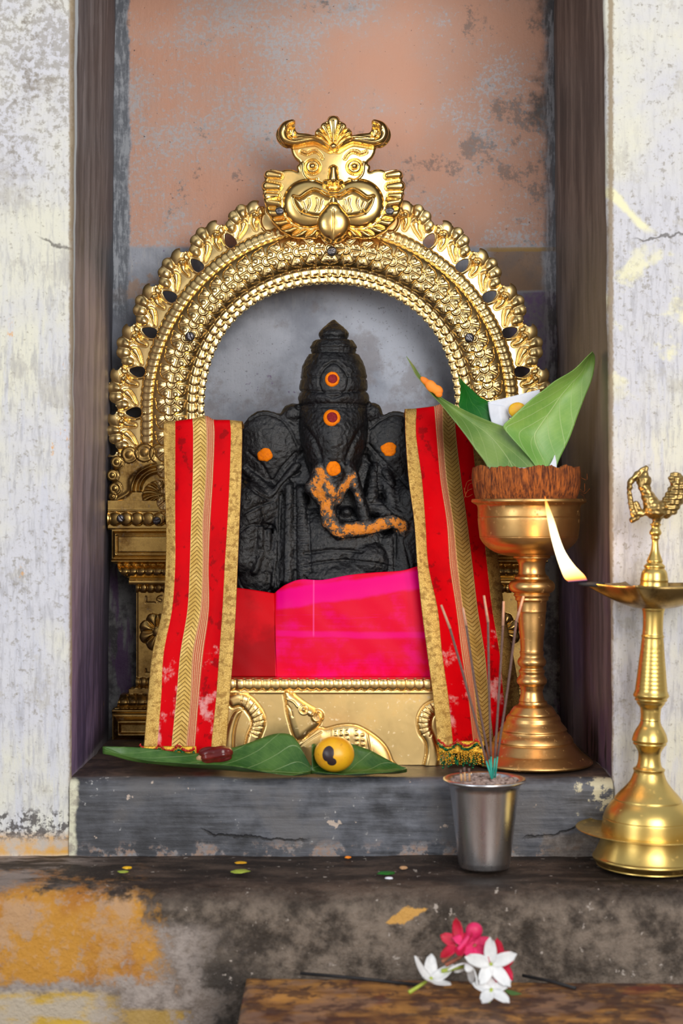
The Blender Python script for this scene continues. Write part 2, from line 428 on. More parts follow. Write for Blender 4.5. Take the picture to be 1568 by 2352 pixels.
def mat_ledge():
    n = NT('worn ledge and lower wall'); x, y = px_of(n, -.19); X, Yw, Z = n.world()
    big = n.noise(5.5, 6, .6); med = n.noise(20, 6, .68); fine = n.noise(110, 5, .7); st = n.noise(1, 5, .6, n.scaled(10, 30, 34))
    c = n.mix((med*.6+big*.3+n.noise(48, 5, .75)*.5).ss(.58, .84), (.038, .027, .019), (.225, .175, .135))
    c = n.mix((y+ (big-.5)*60).ss(2105, 2040), c, n.mix((st+fine*.3).ss(.55, .85), (.022, .013, .009), (.10, .066, .048)))
    c = n.mix((((x-520).abs()).ss(150, 20)*(y).ss(2120, 2260)*(med+big*.5).ss(.55, .8))*.9, c, (.02, .015, .012))
    c = n.mix(x.ss(260, 60)*(y).ss(2075, 2040)*(st).ss(.46, .60)*.8, c, (.34, .27, .235))
    c = n.mix((n.noise(75, 4, .65)+big*.1).ss(.70, .75), c, (.42, .36, .31))
    # flaking orange and yellow paint low on the left
    wob = (med-.5)*260+(fine-.5)*90+(n.noise(3.5,3)-.5)*160
    o1 = (x+wob*1.3).ss(400, 320)*(y+wob*.45).band(2068, 2262, 12)*(1-(med+fine*.5).ss(.86, .94)*.7)
    o2 = ((x+wob).ss(520, 440)*.0).mx((x+wob*.8).ss(300, 200))*(y+wob*.25).ss(2275, 2290)
    pale = (x+wob*1.2).ss(520, 430)*(y+wob*.2).ss(2110, 2150)
    c = n.mix(pale*.75, c, n.mix((med+fine*.3).ss(.5, .75), (.19, .15, .125), (.45, .38, .34)))
    oc = n.mix((big+med*.6).ss(.66, .92), (.56, .26, .035), (.40, .15, .02)); oc = n.mix(fine.ss(.55, .68)*.35, oc, (.62, .42, .30))
    oc = n.mix((n.noise(33, 5, .7)).ss(.55, .62)*.55, oc, (.40, .30, .24)); oc = n.mix(n.noise(12, 6, .7).ss(.52, .62)*.7, oc, (.50, .32, .20))
    c = n.mix(o1, c, oc)
    yc = n.mix((st+med*.4).ss(.60, .78), (.60, .37, .04), (.50, .42, .32))
    c = n.mix(o2, c, yc)
    o3 = (x+wob).band(280, 400, 20)*(y+wob*.1).ss(2310, 2322)*.8
    c = n.mix(o3, c, (.45, .27, .04))
    pt = ((x-930).abs()+(y-2108+(x-930)*.32).abs()*2.6+(med-.5)*130).ss(60, 48)*(y).ss(2060, 2075)
    c = n.mix(pt*.9, c, (.68, .36, .08))
    n.bump(med+fine*.8+big, 1., .006)
    return n.set(Base_Color=c, Roughness=.58, Specular_IOR_Level=.35)
# ------------------------------------------------------------------ materials of the objects
def mat_gold(name, col=(.90, .60, .19), dark=(.30, .16, .04), rough=.2, tarn=.25, sc=14., speck=0., ani=0):
    n = NT(name); n.world(); a = n.noise(sc, 5, .6); f = n.noise(sc*14, 4, .65); sp = n.noise(150, 3, .6)
    t = (a+f*.25).ss(.72-.30*tarn, 1.0-.15*tarn)
    c = n.mix(t*min(1, tarn*2.2), col, dark)
    if speck: c = n.mix((sp+a*.3).ss(.78, .84)*speck*.7, c, (.86, .78, .62))
    r = n.math('ADD', rough, a.ss(.35, .75)*.14+(f-.5)*.08)
    if speck: r = r+(sp+a*.3).ss(.78, .84)*.3
    n.bump(f, .06, .0004)
    return n.set(Base_Color=c, Metallic=1., Roughness=r)
M = {}
M['gold'] = mat_gold('embossed brass sheet', (.93, .67, .29), (.48, .28, .08), .25, .28, 9)
M['goldmask'] = mat_gold('polished brass mask', (.97, .67, .25), (.74, .34, .06), .19, .42, 13)
M['golddull'] = mat_gold('tarnished brass sheet', (.62, .40, .13), (.17, .085, .025), .26, .62, 20, .25)
M['goldplate'] = mat_gold('brass pedestal sheet', (.97, .69, .30), (.74, .42, .11), .30, .45, 9, .7)
M['brass'] = mat_gold('old turned brass', (.74, .45, .17), (.36, .16, .045), .30, .32, 11, .06)
M['brasslamp'] = mat_gold('yellow turned brass', (.74, .52, .16), (.28, .17, .05), .29, .30, 10, .04)
M['brassdark'] = mat_gold('dark cast brass', (.45, .30, .11), (.10, .06, .02), .30, .6, 40)
def mat_steel():
    n = NT('brushed steel'); n.world(); a = n.noise(1, 5, .6, n.scaled(60, 60, 5)); h = n.noise(1, 4, .6, n.scaled(4, 4, 260)); b = n.noise(30, 5, .65)
    n.bump(h, .08, .0005)
    return n.set(Base_Color=n.mix((a+b*.3).ss(.6, .85)*.5, (.74, .74, .76), (.46, .43, .43)), Metallic=1., Roughness=.22+b*.12)
M['steel'] = mat_steel()
def mat_screw():
    n = NT('screw steel'); n.world(); return n.set(Base_Color=(.20, .19, .20), Metallic=1., Roughness=.3+n.noise(400, 2)*.15)
M['screw'] = mat_screw()
def mat_stone():
    n = NT('oiled black stone'); n.world()
    a = n.noise(60, 6, .68); b = n.noise(230, 5, .7); g = n.noise(9, 4, .6); v = n.voro(170)
    base = n.mix((a+g*.3).ss(.58, .85), (.002, .002, .003), (.010, .010, .013))
    base = n.mix(g.ss(.56, .72)*.4, base, (.015, .011, .009))
    p = n.attr('paste'); k = (p+(n.noise(75, 6, .72)-.5)*1.9+(b-.5)*.5)*p.ss(.02, .15)
    f = k.ss(.50, .56); halo = k.ss(.16, .52)*.55
    base = n.mix(halo, base, (.19, .15, .12))
    base = n.mix(f, base, n.mix(b.ss(.4, .65), (.86, .27, .02), (.70, .25, .06)))
    n.bump(a*.9+b*.9+v*.5+f*.35, .8, .0028)
    return n.set(Base_Color=base, Roughness=n.math('ADD', .24, b*.2+f*.4), Specular_IOR_Level=.30, Coat_Weight=(1-f)*.45, Coat_Roughness=.22)
M['stone'] = mat_stone(); _t = M['stone'].node_tree; _q = [q for q in _t.nodes if q.type == 'BUMP'][0]; _r = _t.nodes.new('ShaderNodeBump'); _t.links.new(_q.inputs['Height'].links[0].from_socket, _r.inputs['Height']); _r.inputs['Strength'].default_value = .55; _r.inputs['Distance'].default_value = .0016; _t.links.new(_r.outputs[0], _t.nodes['Principled BSDF'].inputs['Coat Normal']);
def mat_paste(name, a, b2):
    n = NT(name); n.world(); f = n.noise(260, 4, .7); n.bump(f+n.noise(90, 3), .5, .0012)
    return n.set(Base_Color=n.mix(f.ss(.4, .65), a, b2), Roughness=.6, Specular_IOR_Level=.12)
M['paste'] = mat_paste('orange sandal paste', (.95, .23, .0), (.78, .17, .005))
M['kumkum'] = mat_paste('dark red powder dot', (.20, .012, .014), (.28, .02, .03))
def mat_shawl(name, stripes, dark):  # dark only reverses the chevrons
    """stripes: list of (u0,u1,kind)"""
    n = NT(name); u, v, _ = n.coord('UV'); wv = n.comb(u*.18, v, 0.)
    n.vec = wv; f = n.noise(520, 4, .75); g = n.noise(22, 5, .65); cr = n.noise(1, 3, .6, n.comb(u*14, v*110, 0.)); big = n.noise(9, 5, .6)
    red = n.mix(big.ss(.40, .66), (.68, .0, .004), (.52, .0, .004))
    red = n.mix((n.noise(34, 6, .6)+big*.5).ss(.81, .87)*.75, red, (.26, .002, .004))
    wax = (n.noise(26, 6, .65)+v.ss(.30, .50)*.12).ss(.64, .76)*v.ss(.16, .30)
    red = n.mix(wax*.75, red, (.80, .42, .40))
    gb = n.mix((f+g*.35).ss(.52, .92), (.44, .24, .05), (.98, .70, .24))
    gb = n.mix((cr+g*.5).ss(.72, .90)*.75, gb, (.27, .13, .03))  # crease shading of the gold borders, put into the colour
    gold_r = (f.ss(.35, .7))*.25+.26
    col, met, rou, hgt = red, None, None, None
    isg = n.math('ADD', 0., 0.); isc = n.math('ADD', 0., 0.)
    for a, b2, kind in stripes:
        mk = u.band(a, b2, .003)
        if kind == 'gold': col = n.mix(mk, col, gb); isg = isg.mx(mk)
        if kind == 'chev':
            m_, w_ = (a+b2)/2, (b2-a)
            ph = ((v*(-1. if not dark else 1.)*1.)/.0064+((u-m_).abs()/w_)*3.1).frac()
            ln = (ph-.5).abs().ss(.04, .17)
            cc = n.mix(ln, (.34, .19, .045), n.mix((f*.5+g).ss(.62, .95), (.58, .36, .09), (.86, .60, .20)))  # uneven sheen of the metal thread mixed into the chevron colour
            edge = ((u-m_).abs()/w_).ss(.44, .47); cc = n.mix(edge, cc, (.85, .64, .25))
            col = n.mix(mk, col, cc); isg = isg.mx(mk); isc = isc.mx(mk*ln)
        if kind == 'thread':
            th = ((u-a)/(b2-a)*5.).frac(); tl = (th-.5).abs().ss(.22, .12)*((v/.0022).frac()-.5).abs().ss(.44, .30)
            cc = n.mix(tl, (.50, .10, .05), (.92, .72, .40)); col = n.mix(mk, col, cc)
            isg = isg.mx(mk*tl)
    n.put(n.b.inputs['Metallic'], isg*.5)
    n.bump(f*isg*1.2+isc*1.5+n.noise(60, 4)*.4, .6, .0010)
    return n.set(Base_Color=col, Roughness=n.math('ADD', .60, isg*-.26), Specular_IOR_Level=.06)
def mat_silk():
    n = NT('shot pink silk with painted sheen'); n.world()
    a = n.noise(1, 5, .6, n.scaled(7, 7, 30)); g = n.noise(14, 5, .6); b = n.noise(500, 3, .8)
    X, Y, Z = n.world(); x = X*(F/(D+.14))+784; y = 1176-(Z-ZC)*(F/(D+.14))
    w = (g-.5)*24
    sheen_bands = (y+(x-640)*.14+w).band(1355, 1398, 5)*.9  # pink sheen along the folds, painted in as colour bands
    ln_ = n.noise(1, 5, .7, n.scaled(4, 4, 120)); sheen_bands = sheen_bands.mx((y+(x-640)*-.01+w*.6).band(1448, 1462, 4)*.7).mx((g+ln_*.25+n.noise(5, 3)*.4).ss(.78, .98)*.6).mx((ln_).ss(.62, .66)*.25)
    sheen_bands = sheen_bands*x.ss(628, 640)
    c = n.mix(sheen_bands, (.76, .0, .030), (.86, .0, .22))
    c = n.mix(x.ss(634, 632), c, n.mix((g+y.ss(1400, 1560)*.2).ss(.45, .7), (.62, .0, .006), (.38, .0, .004)))
    c = n.mix((x-720).abs().ss(2.5, .8)*y.ss(1465, 1455)*.5, c, (.95, .10, .40))
    n.bump(b*.5+a*.4, .25, .0008)
    return n.set(Base_Color=c, Roughness=.45, Specular_IOR_Level=.10)
M['silk'] = mat_silk()
def mat_leaf(name, c1, c2, vein, trans=.25, rough=.38):
    n = NT(name); u, v, _ = n.coord('UV'); n.world()
    g = n.noise(20, 5, .6); f = n.noise(220, 3, .6)
    du = (u-.5).abs()
    mid = du.ss(.014, .004)
    ph = ((v-du*.75)*6.+g*.25).frac(); side = (ph-.5).abs().ss(.045, .012)*du.ss(.0, .03)*.55
    ph2 = ((v*2.5+du*1.3)*9.+g).frac(); tiny = (ph2-.5).abs().ss(.06, .02)*.14
    c = n.mix(g.ss(.35, .65), c1, c2); c = n.mix((mid*.8).mx(side).mx(tiny), c, vein)
    n.bump((mid+side)*.9+f*.15+g*.5, .4, .0015)
    return n.set(Base_Color=c, Roughness=rough, Subsurface_Weight=0., Specular_IOR_Level=.4, Transmission_Weight=0.)
M['leaf'] = mat_leaf('pale betel leaf', (.16, .34, .065), (.24, .42, .085), (.42, .56, .22))
M['leafdim'] = mat_leaf('olive betel leaf', (.115, .22, .045), (.19, .30, .065), (.34, .44, .17))
M['leafdark'] = mat_leaf('dark green leaf', (.008, .11, .010), (.015, .17, .015), (.05, .22, .03))
M['leafsill'] = mat_leaf('waxy betel leaf', (.025, .085, .012), (.075, .165, .03), (.20, .30, .11), rough=.3)
def simple(name, col, col2=None, rough=.6, sc=60., bump=.3, metal=0., **k):
    n = NT(name); n.world(); g = n.noise(sc, 5, .65)
    if bump: n.bump(g, bump, .0015)
    return n.set(Base_Color=n.mix(g.ss(.38, .64), col, col2 or tuple(c*.7 for c in col)), Roughness=rough, Metallic=metal, **k)
M['paper'] = simple('white paper', (.78, .80, .88), (.70, .72, .80), .7, 30, .1)
M['white'] = simple('white wick bowl', (.62, .64, .72), (.40, .40, .46), .5, 40, .1)
M['yellow'] = simple('yellow petal', (.85, .48, .01), (.80, .38, .01), .5)
M['orange'] = simple('orange petal', (.95, .30, .02), (.90, .22, .01), .6)
def mat_husk():
    n = NT('coconut husk'); n.world(); f = n.noise(1, 6, .72, n.scaled(330, 330, 45)); g = n.noise(45, 5, .7)
    c = n.mix(f.ss(.36, .64), (.09, .018, .005), (.66, .17, .022)); c = n.mix(g.ss(.56, .7)*.5, c, (.05, .014, .008))
    c = n.mix((f+g*.3).ss(.82, .9), c, (.75, .36, .14))
    n.bump(f+g*.4, 1., .004); return n.set(Base_Color=c, Roughness=.75)
M['husk'] = mat_husk()
def mat_wood():
    n = NT('weathered board'); X, Y, Z = n.world(); f = n.noise(1, 7, .68, n.scaled(7, 46, 30)); g = n.noise(7, 5, .6); h = n.noise(1, 5, .6, n.scaled(30, 180, 60)); s = n.noise(34, 5, .65)
    c = n.mix((f*.6+g*.6).ss(.48, .74), (.085, .030, .014), (.56, .26, .06)); c = n.mix(n.noise(11, 6, .65).ss(.50, .60)*.6, c, (.27, .16, .11))
    c = n.mix((s+f*.3).ss(.62, .74)*.8, c, (.045, .02, .018)); c = n.mix((n.noise(13, 5, .6)).ss(.58, .68)*.6, c, (.17, .025, .015))
    c = n.mix(h.ss(.58, .72)*.45, c, (.46, .32, .18))
    n.bump(f+h*.6, .5, .002); return n.set(Base_Color=c, Roughness=.5)
M['wood'] = mat_wood()
M['stick'] = simple('charcoal incense coat', (.12, .070, .058), (.17, .10, .085), .85, 300, .5)
M['ashtip'] = simple('pale bamboo tip', (.62, .36, .25), (.50, .27, .18), .8, 200)
M['green'] = simple('green dyed bamboo', (.02, .42, .33), (.03, .34, .27), .6)
M['bamboo'] = simple('bare bamboo stub', (.62, .36, .17), (.45, .25, .12), .7)
M['ash'] = simple('incense ash', (.44, .34, .30), (.30, .21, .18), .95, 300, 1.)
M['black'] = simple('charred black', (.012, .011, .012), (.02, .018, .02), .7)
M['date'] = simple('dark red date skin', (.10, .006, .006), (.16, .014, .010), .22, 50, .35)
def mat_fruit():
    n = NT('ripe yellow fruit'); n.world(); g = n.noise(32, 5, .7); f = n.noise(110, 4, .65)
    sp = n.attr('spot')
    c = n.mix(g.ss(.35, .65), (.90, .47, .015), (.80, .36, .015)); c = n.mix((f+g*.4).ss(.80, .88)*.6, c, (.42, .16, .02))
    c = n.mix((sp+(g-.5)*.5).ss(.46, .56), c, (.035, .02, .022))
    n.bump(f*.5, .2, .001); return n.set(Base_Color=c, Roughness=.35)
M['fruit'] = mat_fruit()
M['petalwhite'] = simple('white petal', (.80, .80, .80), (.66, .67, .68), .55, 40, .1)
M['petalpink'] = simple('crimson pink petal', (.62, .005, .055), (.42, .002, .018), .5, 30, .1)
M['petalrose'] = simple('rose pink petal', (.78, .03, .16), (.62, .01, .09), .5, 30, .1)
M['stemgreen'] = simple('yellow green stalk', (.42, .50, .06), (.30, .38, .04), .5)
M['stembrown'] = simple('brown red stalk', (.25, .07, .04), (.36, .12, .06), .6)
M['threadgold'] = simple('gold tinsel', (.92, .56, .06), (.60, .30, .03), .3, 400, .8, .8)
M['threadgreen'] = simple('green sequin', (.005, .20, .07), (.003, .08, .03), .25, 300, .5, .5)
M['threadred'] = simple('red embroidery', (.65, .015, .01), (.45, .01, .01), .5)
M['concrete'] = simple('worn floor', (.20, .17, .15), (.12, .10, .09), .7, 5)
def mat_flame():
    m = bpy.data.materials.new('flame'); m.use_nodes = True; n, l = m.node_tree.nodes, m.node_tree.links; n.clear()
    at = n.new('ShaderNodeAttribute'); at.attribute_name = 'heat_t'
    r = n.new('ShaderNodeValToRGB'); l.new(at.outputs['Fac'], r.inputs[0])
    el = r.color_ramp.elements; el[0].position = 0; el[0].color = (.03, .02, .08, 1); el[1].position = 1; el[1].color = (1, .22, .02, 1)
    for p, c in ((.06, (.6, .16, .05, 1)), (.10, (1, .30, .05, 1)), (.22, (1, .62, .25, 1)), (.45, (1, .85, .55, 1)), (.72, (1, .70, .28, 1)), (.88, (1, .42, .08, 1))):
        q = el.new(p); q.color = c
    em = n.new('ShaderNodeEmission'); l.new(r.outputs[0], em.inputs[0]); em.inputs[1].default_value = 2.6
    tr = n.new('ShaderNodeBsdfTransparent'); mx = n.new('ShaderNodeMixShader'); _ = 0
    mr = n.new('ShaderNodeMapRange'); l.new(at.outputs['Fac'], mr.inputs[0]); mr.inputs[1].default_value = .72; mr.inputs[2].default_value = 1.0
    mr.inputs[3].default_value = .08; mr.inputs[4].default_value = .85
    l.new(mr.outputs[0], mx.inputs[0]); l.new(em.outputs[0], mx.inputs[1]); l.new(tr.outputs[0], mx.inputs[2])
    o = n.new('ShaderNodeOutputMaterial'); l.new(mx.outputs[0], o.inputs[0]); return m
M['flame'] = mat_flame()
# ------------------------------------------------------------------ the setting
def wobble(G, amp, sc, axis_amp=(1, 1, 1)):
    f = G.reshape(-1, 3)
    for p in f:
        v = mnoise.noise_vector(Vector(p)*sc)+mnoise.noise_vector(Vector(p)*sc*3.1)*.4
        p += np.array([v[i]*amp*axis_amp[i] for i in range(3)])
    return G
ZS = P(0, 1787, 0).z            # sill height
ZL = P(0, 1965, 0).z            # ledge height
def sweep_vert(name, path, mat, py0=-420, py1=2040, step=9, amp=.0016, lean=0.0, flip=False):
    """path of (px, Y) measured on the plane Y, swept vertically"""
    pts = resample([[(x-784)*S(y) if y == 0 else (x-784)*S(y), y] for x, y in path], max(6, int(sum(abs(path[i+1][0]-path[i][0])*.62e-3+abs(path[i+1][1]-path[i][1]) for i in range(len(path)-1))/.005)))
    zs = np.arange(P(0, py0, 0).z, P(0, py1, 0).z, -step*S(0))
    G = np.zeros((len(zs), len(pts), 3)); G[..., 0] = pts[:, 0]; G[..., 1] = pts[:, 1]; G[..., 2] = zs[:, None]
    G[..., 0] += lean*(ZC-G[..., 2])
    wobble(G, amp, 14)
    return tag(link(name, gridmesh(name, G, flip=flip), mat), kind='structure')
mf = mat_front()
sweep_vert('wall_left', [(-420, 0), (156, 0), (163, .003), (167, .010)], mf, lean=-.004)
sweep_vert('wall_right', [(2050, 0), (1409, 0), (1402, .003), (1399, .010)], mf, flip=True, lean=.012)
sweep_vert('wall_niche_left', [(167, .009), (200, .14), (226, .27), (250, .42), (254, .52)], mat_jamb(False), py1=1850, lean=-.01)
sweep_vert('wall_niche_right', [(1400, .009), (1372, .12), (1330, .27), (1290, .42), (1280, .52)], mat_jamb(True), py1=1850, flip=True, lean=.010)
def flat_grid(name, x0, x1, ya, yb, Yp, mat, step=9, amp=.0016):
    xs = np.linspace((x0-784)*S(Yp), (x1-784)*S(Yp), int((x1-x0)/step)); zs = np.linspace(P(0, ya, Yp).z, P(0, yb, Yp).z, int((yb-ya)/step))
    X, Z = np.meshgrid(xs, zs); G = np.stack([X, np.full_like(X, Yp), Z], -1); wobble(G, amp, 9)
    return tag(link(name, gridmesh(name, G), mat), kind='structure')
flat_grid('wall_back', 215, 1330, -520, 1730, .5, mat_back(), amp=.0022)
def sweep_horiz(name, path, x0, x1, mat, step=.006, amp=.002, sc=12, flip=False):
    pts = resample(path, max(8, int(np.sum(np.linalg.norm(np.diff(np.array(path), axis=0), axis=1))/.005)))
    xs = np.arange(x0, x1, step); G = np.zeros((len(pts), len(xs), 3)); G[..., 0] = xs; G[..., 1] = pts[:, :1]; G[..., 2] = pts[:, 1:2]
    wobble(G, amp, sc)
    return tag(link(name, gridmesh(name, G, flip=flip), mat), kind='structure')
sweep_horiz('trim_1', [(.53, ZS), (.012, ZS-.001), (.004, ZS-.004), (-.002, ZS-.012), (-.002, ZL+.02), (.0, ZL-.02)], P(160, 0, 0).x, P(1412, 0, 0).x, mat_sill())
lp = [(.03, ZL), (-.03, ZL), (-.12, ZL-.004)]
for a in np.linspace(0, PI/2, 6): lp.append((-.145-.040*math.sin(a), ZL-.044+.040*math.cos(a)))
lp += [(-.192, ZL-.10), (-.198, ZL-.2), (-.2, ZL-.42)]
sweep_horiz('trim_2', lp, -.78, .78, mat_ledge(), amp=.0032, sc=9)
tag(box('wall_front_lower', (-.78, -.19, 0.0), (.78, .5, ZL-.35), simple('lower masonry', (.2, .17, .14))), kind='structure').name = 'wall_below'
tag(box('ceiling', (-.45, 0, P(0, -400, 0).z), (.45, .53, P(0, -400, 0).z+.02), M['concrete']), kind='structure')
tag(box('floor', (-3, -4, -.02), (3, .5, 0), M['concrete']), kind='structure')
# ------------------------------------------------------------------ the brass arch (all px of the plane Y=.40)
YA = .40; SA = S(YA)
CX, CY = 757.0, 940.0
KR = 365.0                              # mean radius that turns angles into lengths
def pol(x, y):
    """distance from the arch's centre line and signed angle from the top; legs continue straight down"""
    dx, dy = x-CX, y-CY
    low = dy > 0
    r = np.where(low, np.abs(dx), np.hypot(dx, dy))
    th = np.where(low, PI/2+dy/KR, np.arctan2(np.abs(dx), -dy+1e-9))
    r = r-np.where(low, 0, 1)*10*np.sin(2*th)**2*np.clip((345-r)/40, 0, 1)
    return r, th, np.sign(dx)
YEND = 1190
arch = empty('brass_arch', P(757, 1700, YA))
tag(arch, 'tall embossed brass arch with leafy rim and fierce face, standing behind the black idol', 'arch')
# inner beading (two rows of beads, scalloped edge)
def f_sdf(x, y):
    r, th, s = pol(x, y); u = th*300
    sc = (u/19.6) % 1-.5
    return np.maximum(np.maximum(292.5-r-5*np.abs(np.cos(sc*PI))**.6, r-331), y-YEND)
def f_hgt(x, y):
    r, th, s = pol(x, y); u = th*300
    h = 3+8*sm(r, 318, 330)
    h += beads(u, r-298, 19.6, 11.5, 3.6, .05)+beads(u+4, r-315.5, 19.6, 13.8, 5.6, .18)
    h -= 3*gro(r-307, 1.6)
    return h
relief('inner_beading', M['gold'], arch, YA, (418, 602, 1096, YEND+2), 1.5, f_sdf, f_hgt, 8)
# swelling band of overlapping flower scales
def g_sdf(x, y):
    r, th, s = pol(x, y); return np.maximum(np.maximum(326-r, r-408), y-YEND)
def g_hgt(x, y):
    r, th, s = pol(x, y); u = th*KR
    h = 10+24*np.sqrt(np.clip(1-((r-366)/44)**2, 0, 1))
    h = np.where(r > 398, np.maximum(h-(0)*r, 9), h)
    sp = 37.0; v = r-363
    best = np.zeros_like(u); done = np.zeros(u.shape, bool); k0 = np.floor(u/sp)
    for j in (-2, -1, 0, 1):
        k = k0+j; du = u-k*sp; rho = np.hypot(du, v); phi = np.arctan2(v, du)
        full = (k <= 0)
        R = 33.5+2.8*np.abs(np.cos(3.5*phi)) if True else 0
        ok = (rho < R) & (~done) & (k >= 0) & ((du > -3) | full)
        pet = 3.5*(phi)/PI % 1.0                # petal phase
        pd = np.abs(pet-.0); pd = np.minimum(pd, 1-pd)*PI/3.5*rho   # distance to petal joints
        lay = 3.2+5.0*(rho/R)**1.3
        lay += 2.6*np.sqrt(np.clip(1-((np.minimum(pet, 1-pet)-.5)/.5)**2, 0, 1))*sm(rho, 8, 24)
        lay -= 3.2*gro(pd, 1.5)*sm(rho, 9, 15)
        pc = np.abs(pet-.5)*PI/3.5*rho
        dd = np.hypot(pc, rho-25.5); lay += np.where(dd < 5.2, 3.0*np.sqrt(np.clip(1-(dd/5.2)**2, 0, 1)), 0)
        lay += 3.2*gro(rho-9.5, 2.2)-2.6*gro(rho-13.5, 1.4)
        edge = sm(R-rho, 0, 3.0)
        lay = lay*(.35+.65*edge)
        best = np.where(ok, lay, best); done |= ok
    return h+.62*best*sm(44-np.abs(v), 4, 12)
relief('flower_band', M['gold'], arch, YA, (340, 525, 1174, YEND+2), 1.3, g_sdf, g_hgt, 12)
# rope of beads and pierced leaf border
A0, PER = math.radians(30.6), math.radians(12.08)
def leafcoord(x, y):
    dx, dy = x-CX, y-CY; low = dy > 0
    r = np.where(low, np.abs(dx), np.hypot(dx, dy)); th = np.where(low, PI/2+dy/440., np.arctan2(np.abs(dx), -dy+1e-9))
    k = np.floor((th-A0)/PER); t = (th-A0-k*PER)     # angle past the hole above
    return r, th, k, t
HOLE = [(0.0, 449)]
LOBES = [(1.9, 489, 20), (5.4, 498, 13.5), (7.9, 492, 13.5), (9.9, 477, 12.5)]
def toxy(t, r, tk): return (t-np.radians(tk))*470.0
def l_sdf(x, y):
    r, th, k, t = leafcoord(x, y)
    tt0 = np.degrees(t); d = np.maximum(404-r, (r-(472+17*sm(tt0, -.6, 1.2)*sm(tt0, 10.2, 8.2)))*.9)
    for a, rr, rad in LOBES:
        for sh in (0, -1, 1):
            tt = np.radians(a)+sh*PER
            d = smin(d, np.hypot((t-tt)*470, r-rr)-rad, 7)
    # notch between clusters
    for sh in (0, 1):
        d = np.maximum(d, 8-np.hypot((t-np.radians(11.9)+ (1-sh)*PER)*470, (r-497)))
    for sh in (0, 1):
        du = (t-sh*PER)*450; dv = r-449
        tw = 12.0-4.0*np.clip(dv/18, -1, 1)
        hole = 11-np.hypot(du/np.maximum(tw, 5)*11, dv/19*11)
        hole = np.where((k+sh >= 0), hole, -99)
        d = np.maximum(d, hole)
    d = np.maximum(d, y-1050)
    tip = np.maximum(0, 0)
    return d
def l_hgt(x, y):
    r, th, k, t = leafcoord(x, y); u = th*440
    h = 7+3*sm(r, 470, 440)+3*sm(r, 420, 408)
    h += beads(u, r-418, 16.5, 15.5, 8, .24, 1.05)
    for a, rr, rad in LOBES:
        for sh in (0, -1, 1):
            tt = np.radians(a)+sh*PER; dx, dv = (t-tt)*470, r-rr
            ang = .5 if rad > 15 else .15
            q = np.hypot(dx, dv*(.72 if rad < 15 else .9)+np.where(dv < 0, dv*.0, 0))/rad
            h = np.maximum(h, np.where(q < 1, 6+(10 if rad > 15 else 8)*np.sqrt(np.clip(1-q*q, 0, 1)), 0))
            # stalk of each lobe running inward
            w = np.exp(-((dx+dv*.12)/(rad*.55))**2)*sm(-dv, -2, 6)*sm(dv, -30, -12)
            h += 2.2*w*(rad < 15)
    for sh in (0, -1):
        # curled inner leaves
        X, Yv = (t-sh*PER)*455, r
        for pts, rad, hh in (([(22, 474), (30, 462), (31, 447)], 8.5, 8), ([(52, 466), (60, 456), (76, 445)], 7.5, 8), ([(4, 478), (16, 470)], 7, 5)):
            d = sd_line(X, Yv, pts, rad, rad*.35); h = h+dome(d, rad*.8, hh*.8)-2.0*gro(d-1.5, 2.2)
        du = X; dv = r-449
        h += 4.5*gro(np.hypot(du/13, dv/20)-1.18, .16)
        h += 4*np.exp(-((X-45)/10)**2-((r-478)/12)**2)
    return h
relief('leaf_border', M['gold'], arch, YA, (240, 425, 1275, 1056), 1.4, l_sdf, l_hgt, 4)
# ------------------------------------------------------------------ the fierce face on top, in its own sheet
MY = .36
k_ = 1/4.752*S(YA)/S(MY)                 # crop pixels to px on the plane Y=MY, kept at the arch's scale
MS = 1.0
OUTL = [(787,75),(745,85),(720,115),(712,140),(680,152),(650,175),(645,205),(610,225),(585,250),(580,290),(500,275),(440,270),(395,262),(372,225),(366,190),(372,150),(330,135),(270,145),(215,180),(175,230),(160,290),(175,350),(220,400),(270,425),(318,430),(335,490),(365,545),(415,595),(388,625),(385,660),(395,690),(340,668),(270,665),(220,680),(150,668),(90,665),(45,685),(25,730),(40,780),(10,815),(2,860),(20,905),(15,950),(32,1010),(50,1080),(72,1150),(95,1190),(125,1240),(165,1285),(210,1330),(260,1365),(300,1385),(345,1405),(410,1415),(470,1418),(520,1408),(560,1415),(600,1412),(635,1395),(680,1435),(730,1460),(787,1472)]
half = spline(OUTL, 170)
full = np.vstack([half, np.stack([1574-half[::-1, 0], half[::-1, 1]], 1)])
def mpx(p): p = np.asarray(p, float); return np.stack([600+p[..., 0]/4.752, 250+p[..., 1]/4.752], -1)
full_px = mpx(full)
def up(h, base, d, w, H): return np.where(d < 0, np.maximum(h, base+dome(d, w, H)), h)
def m_sdf(x, y): return sd_poly(x, y, full_px)
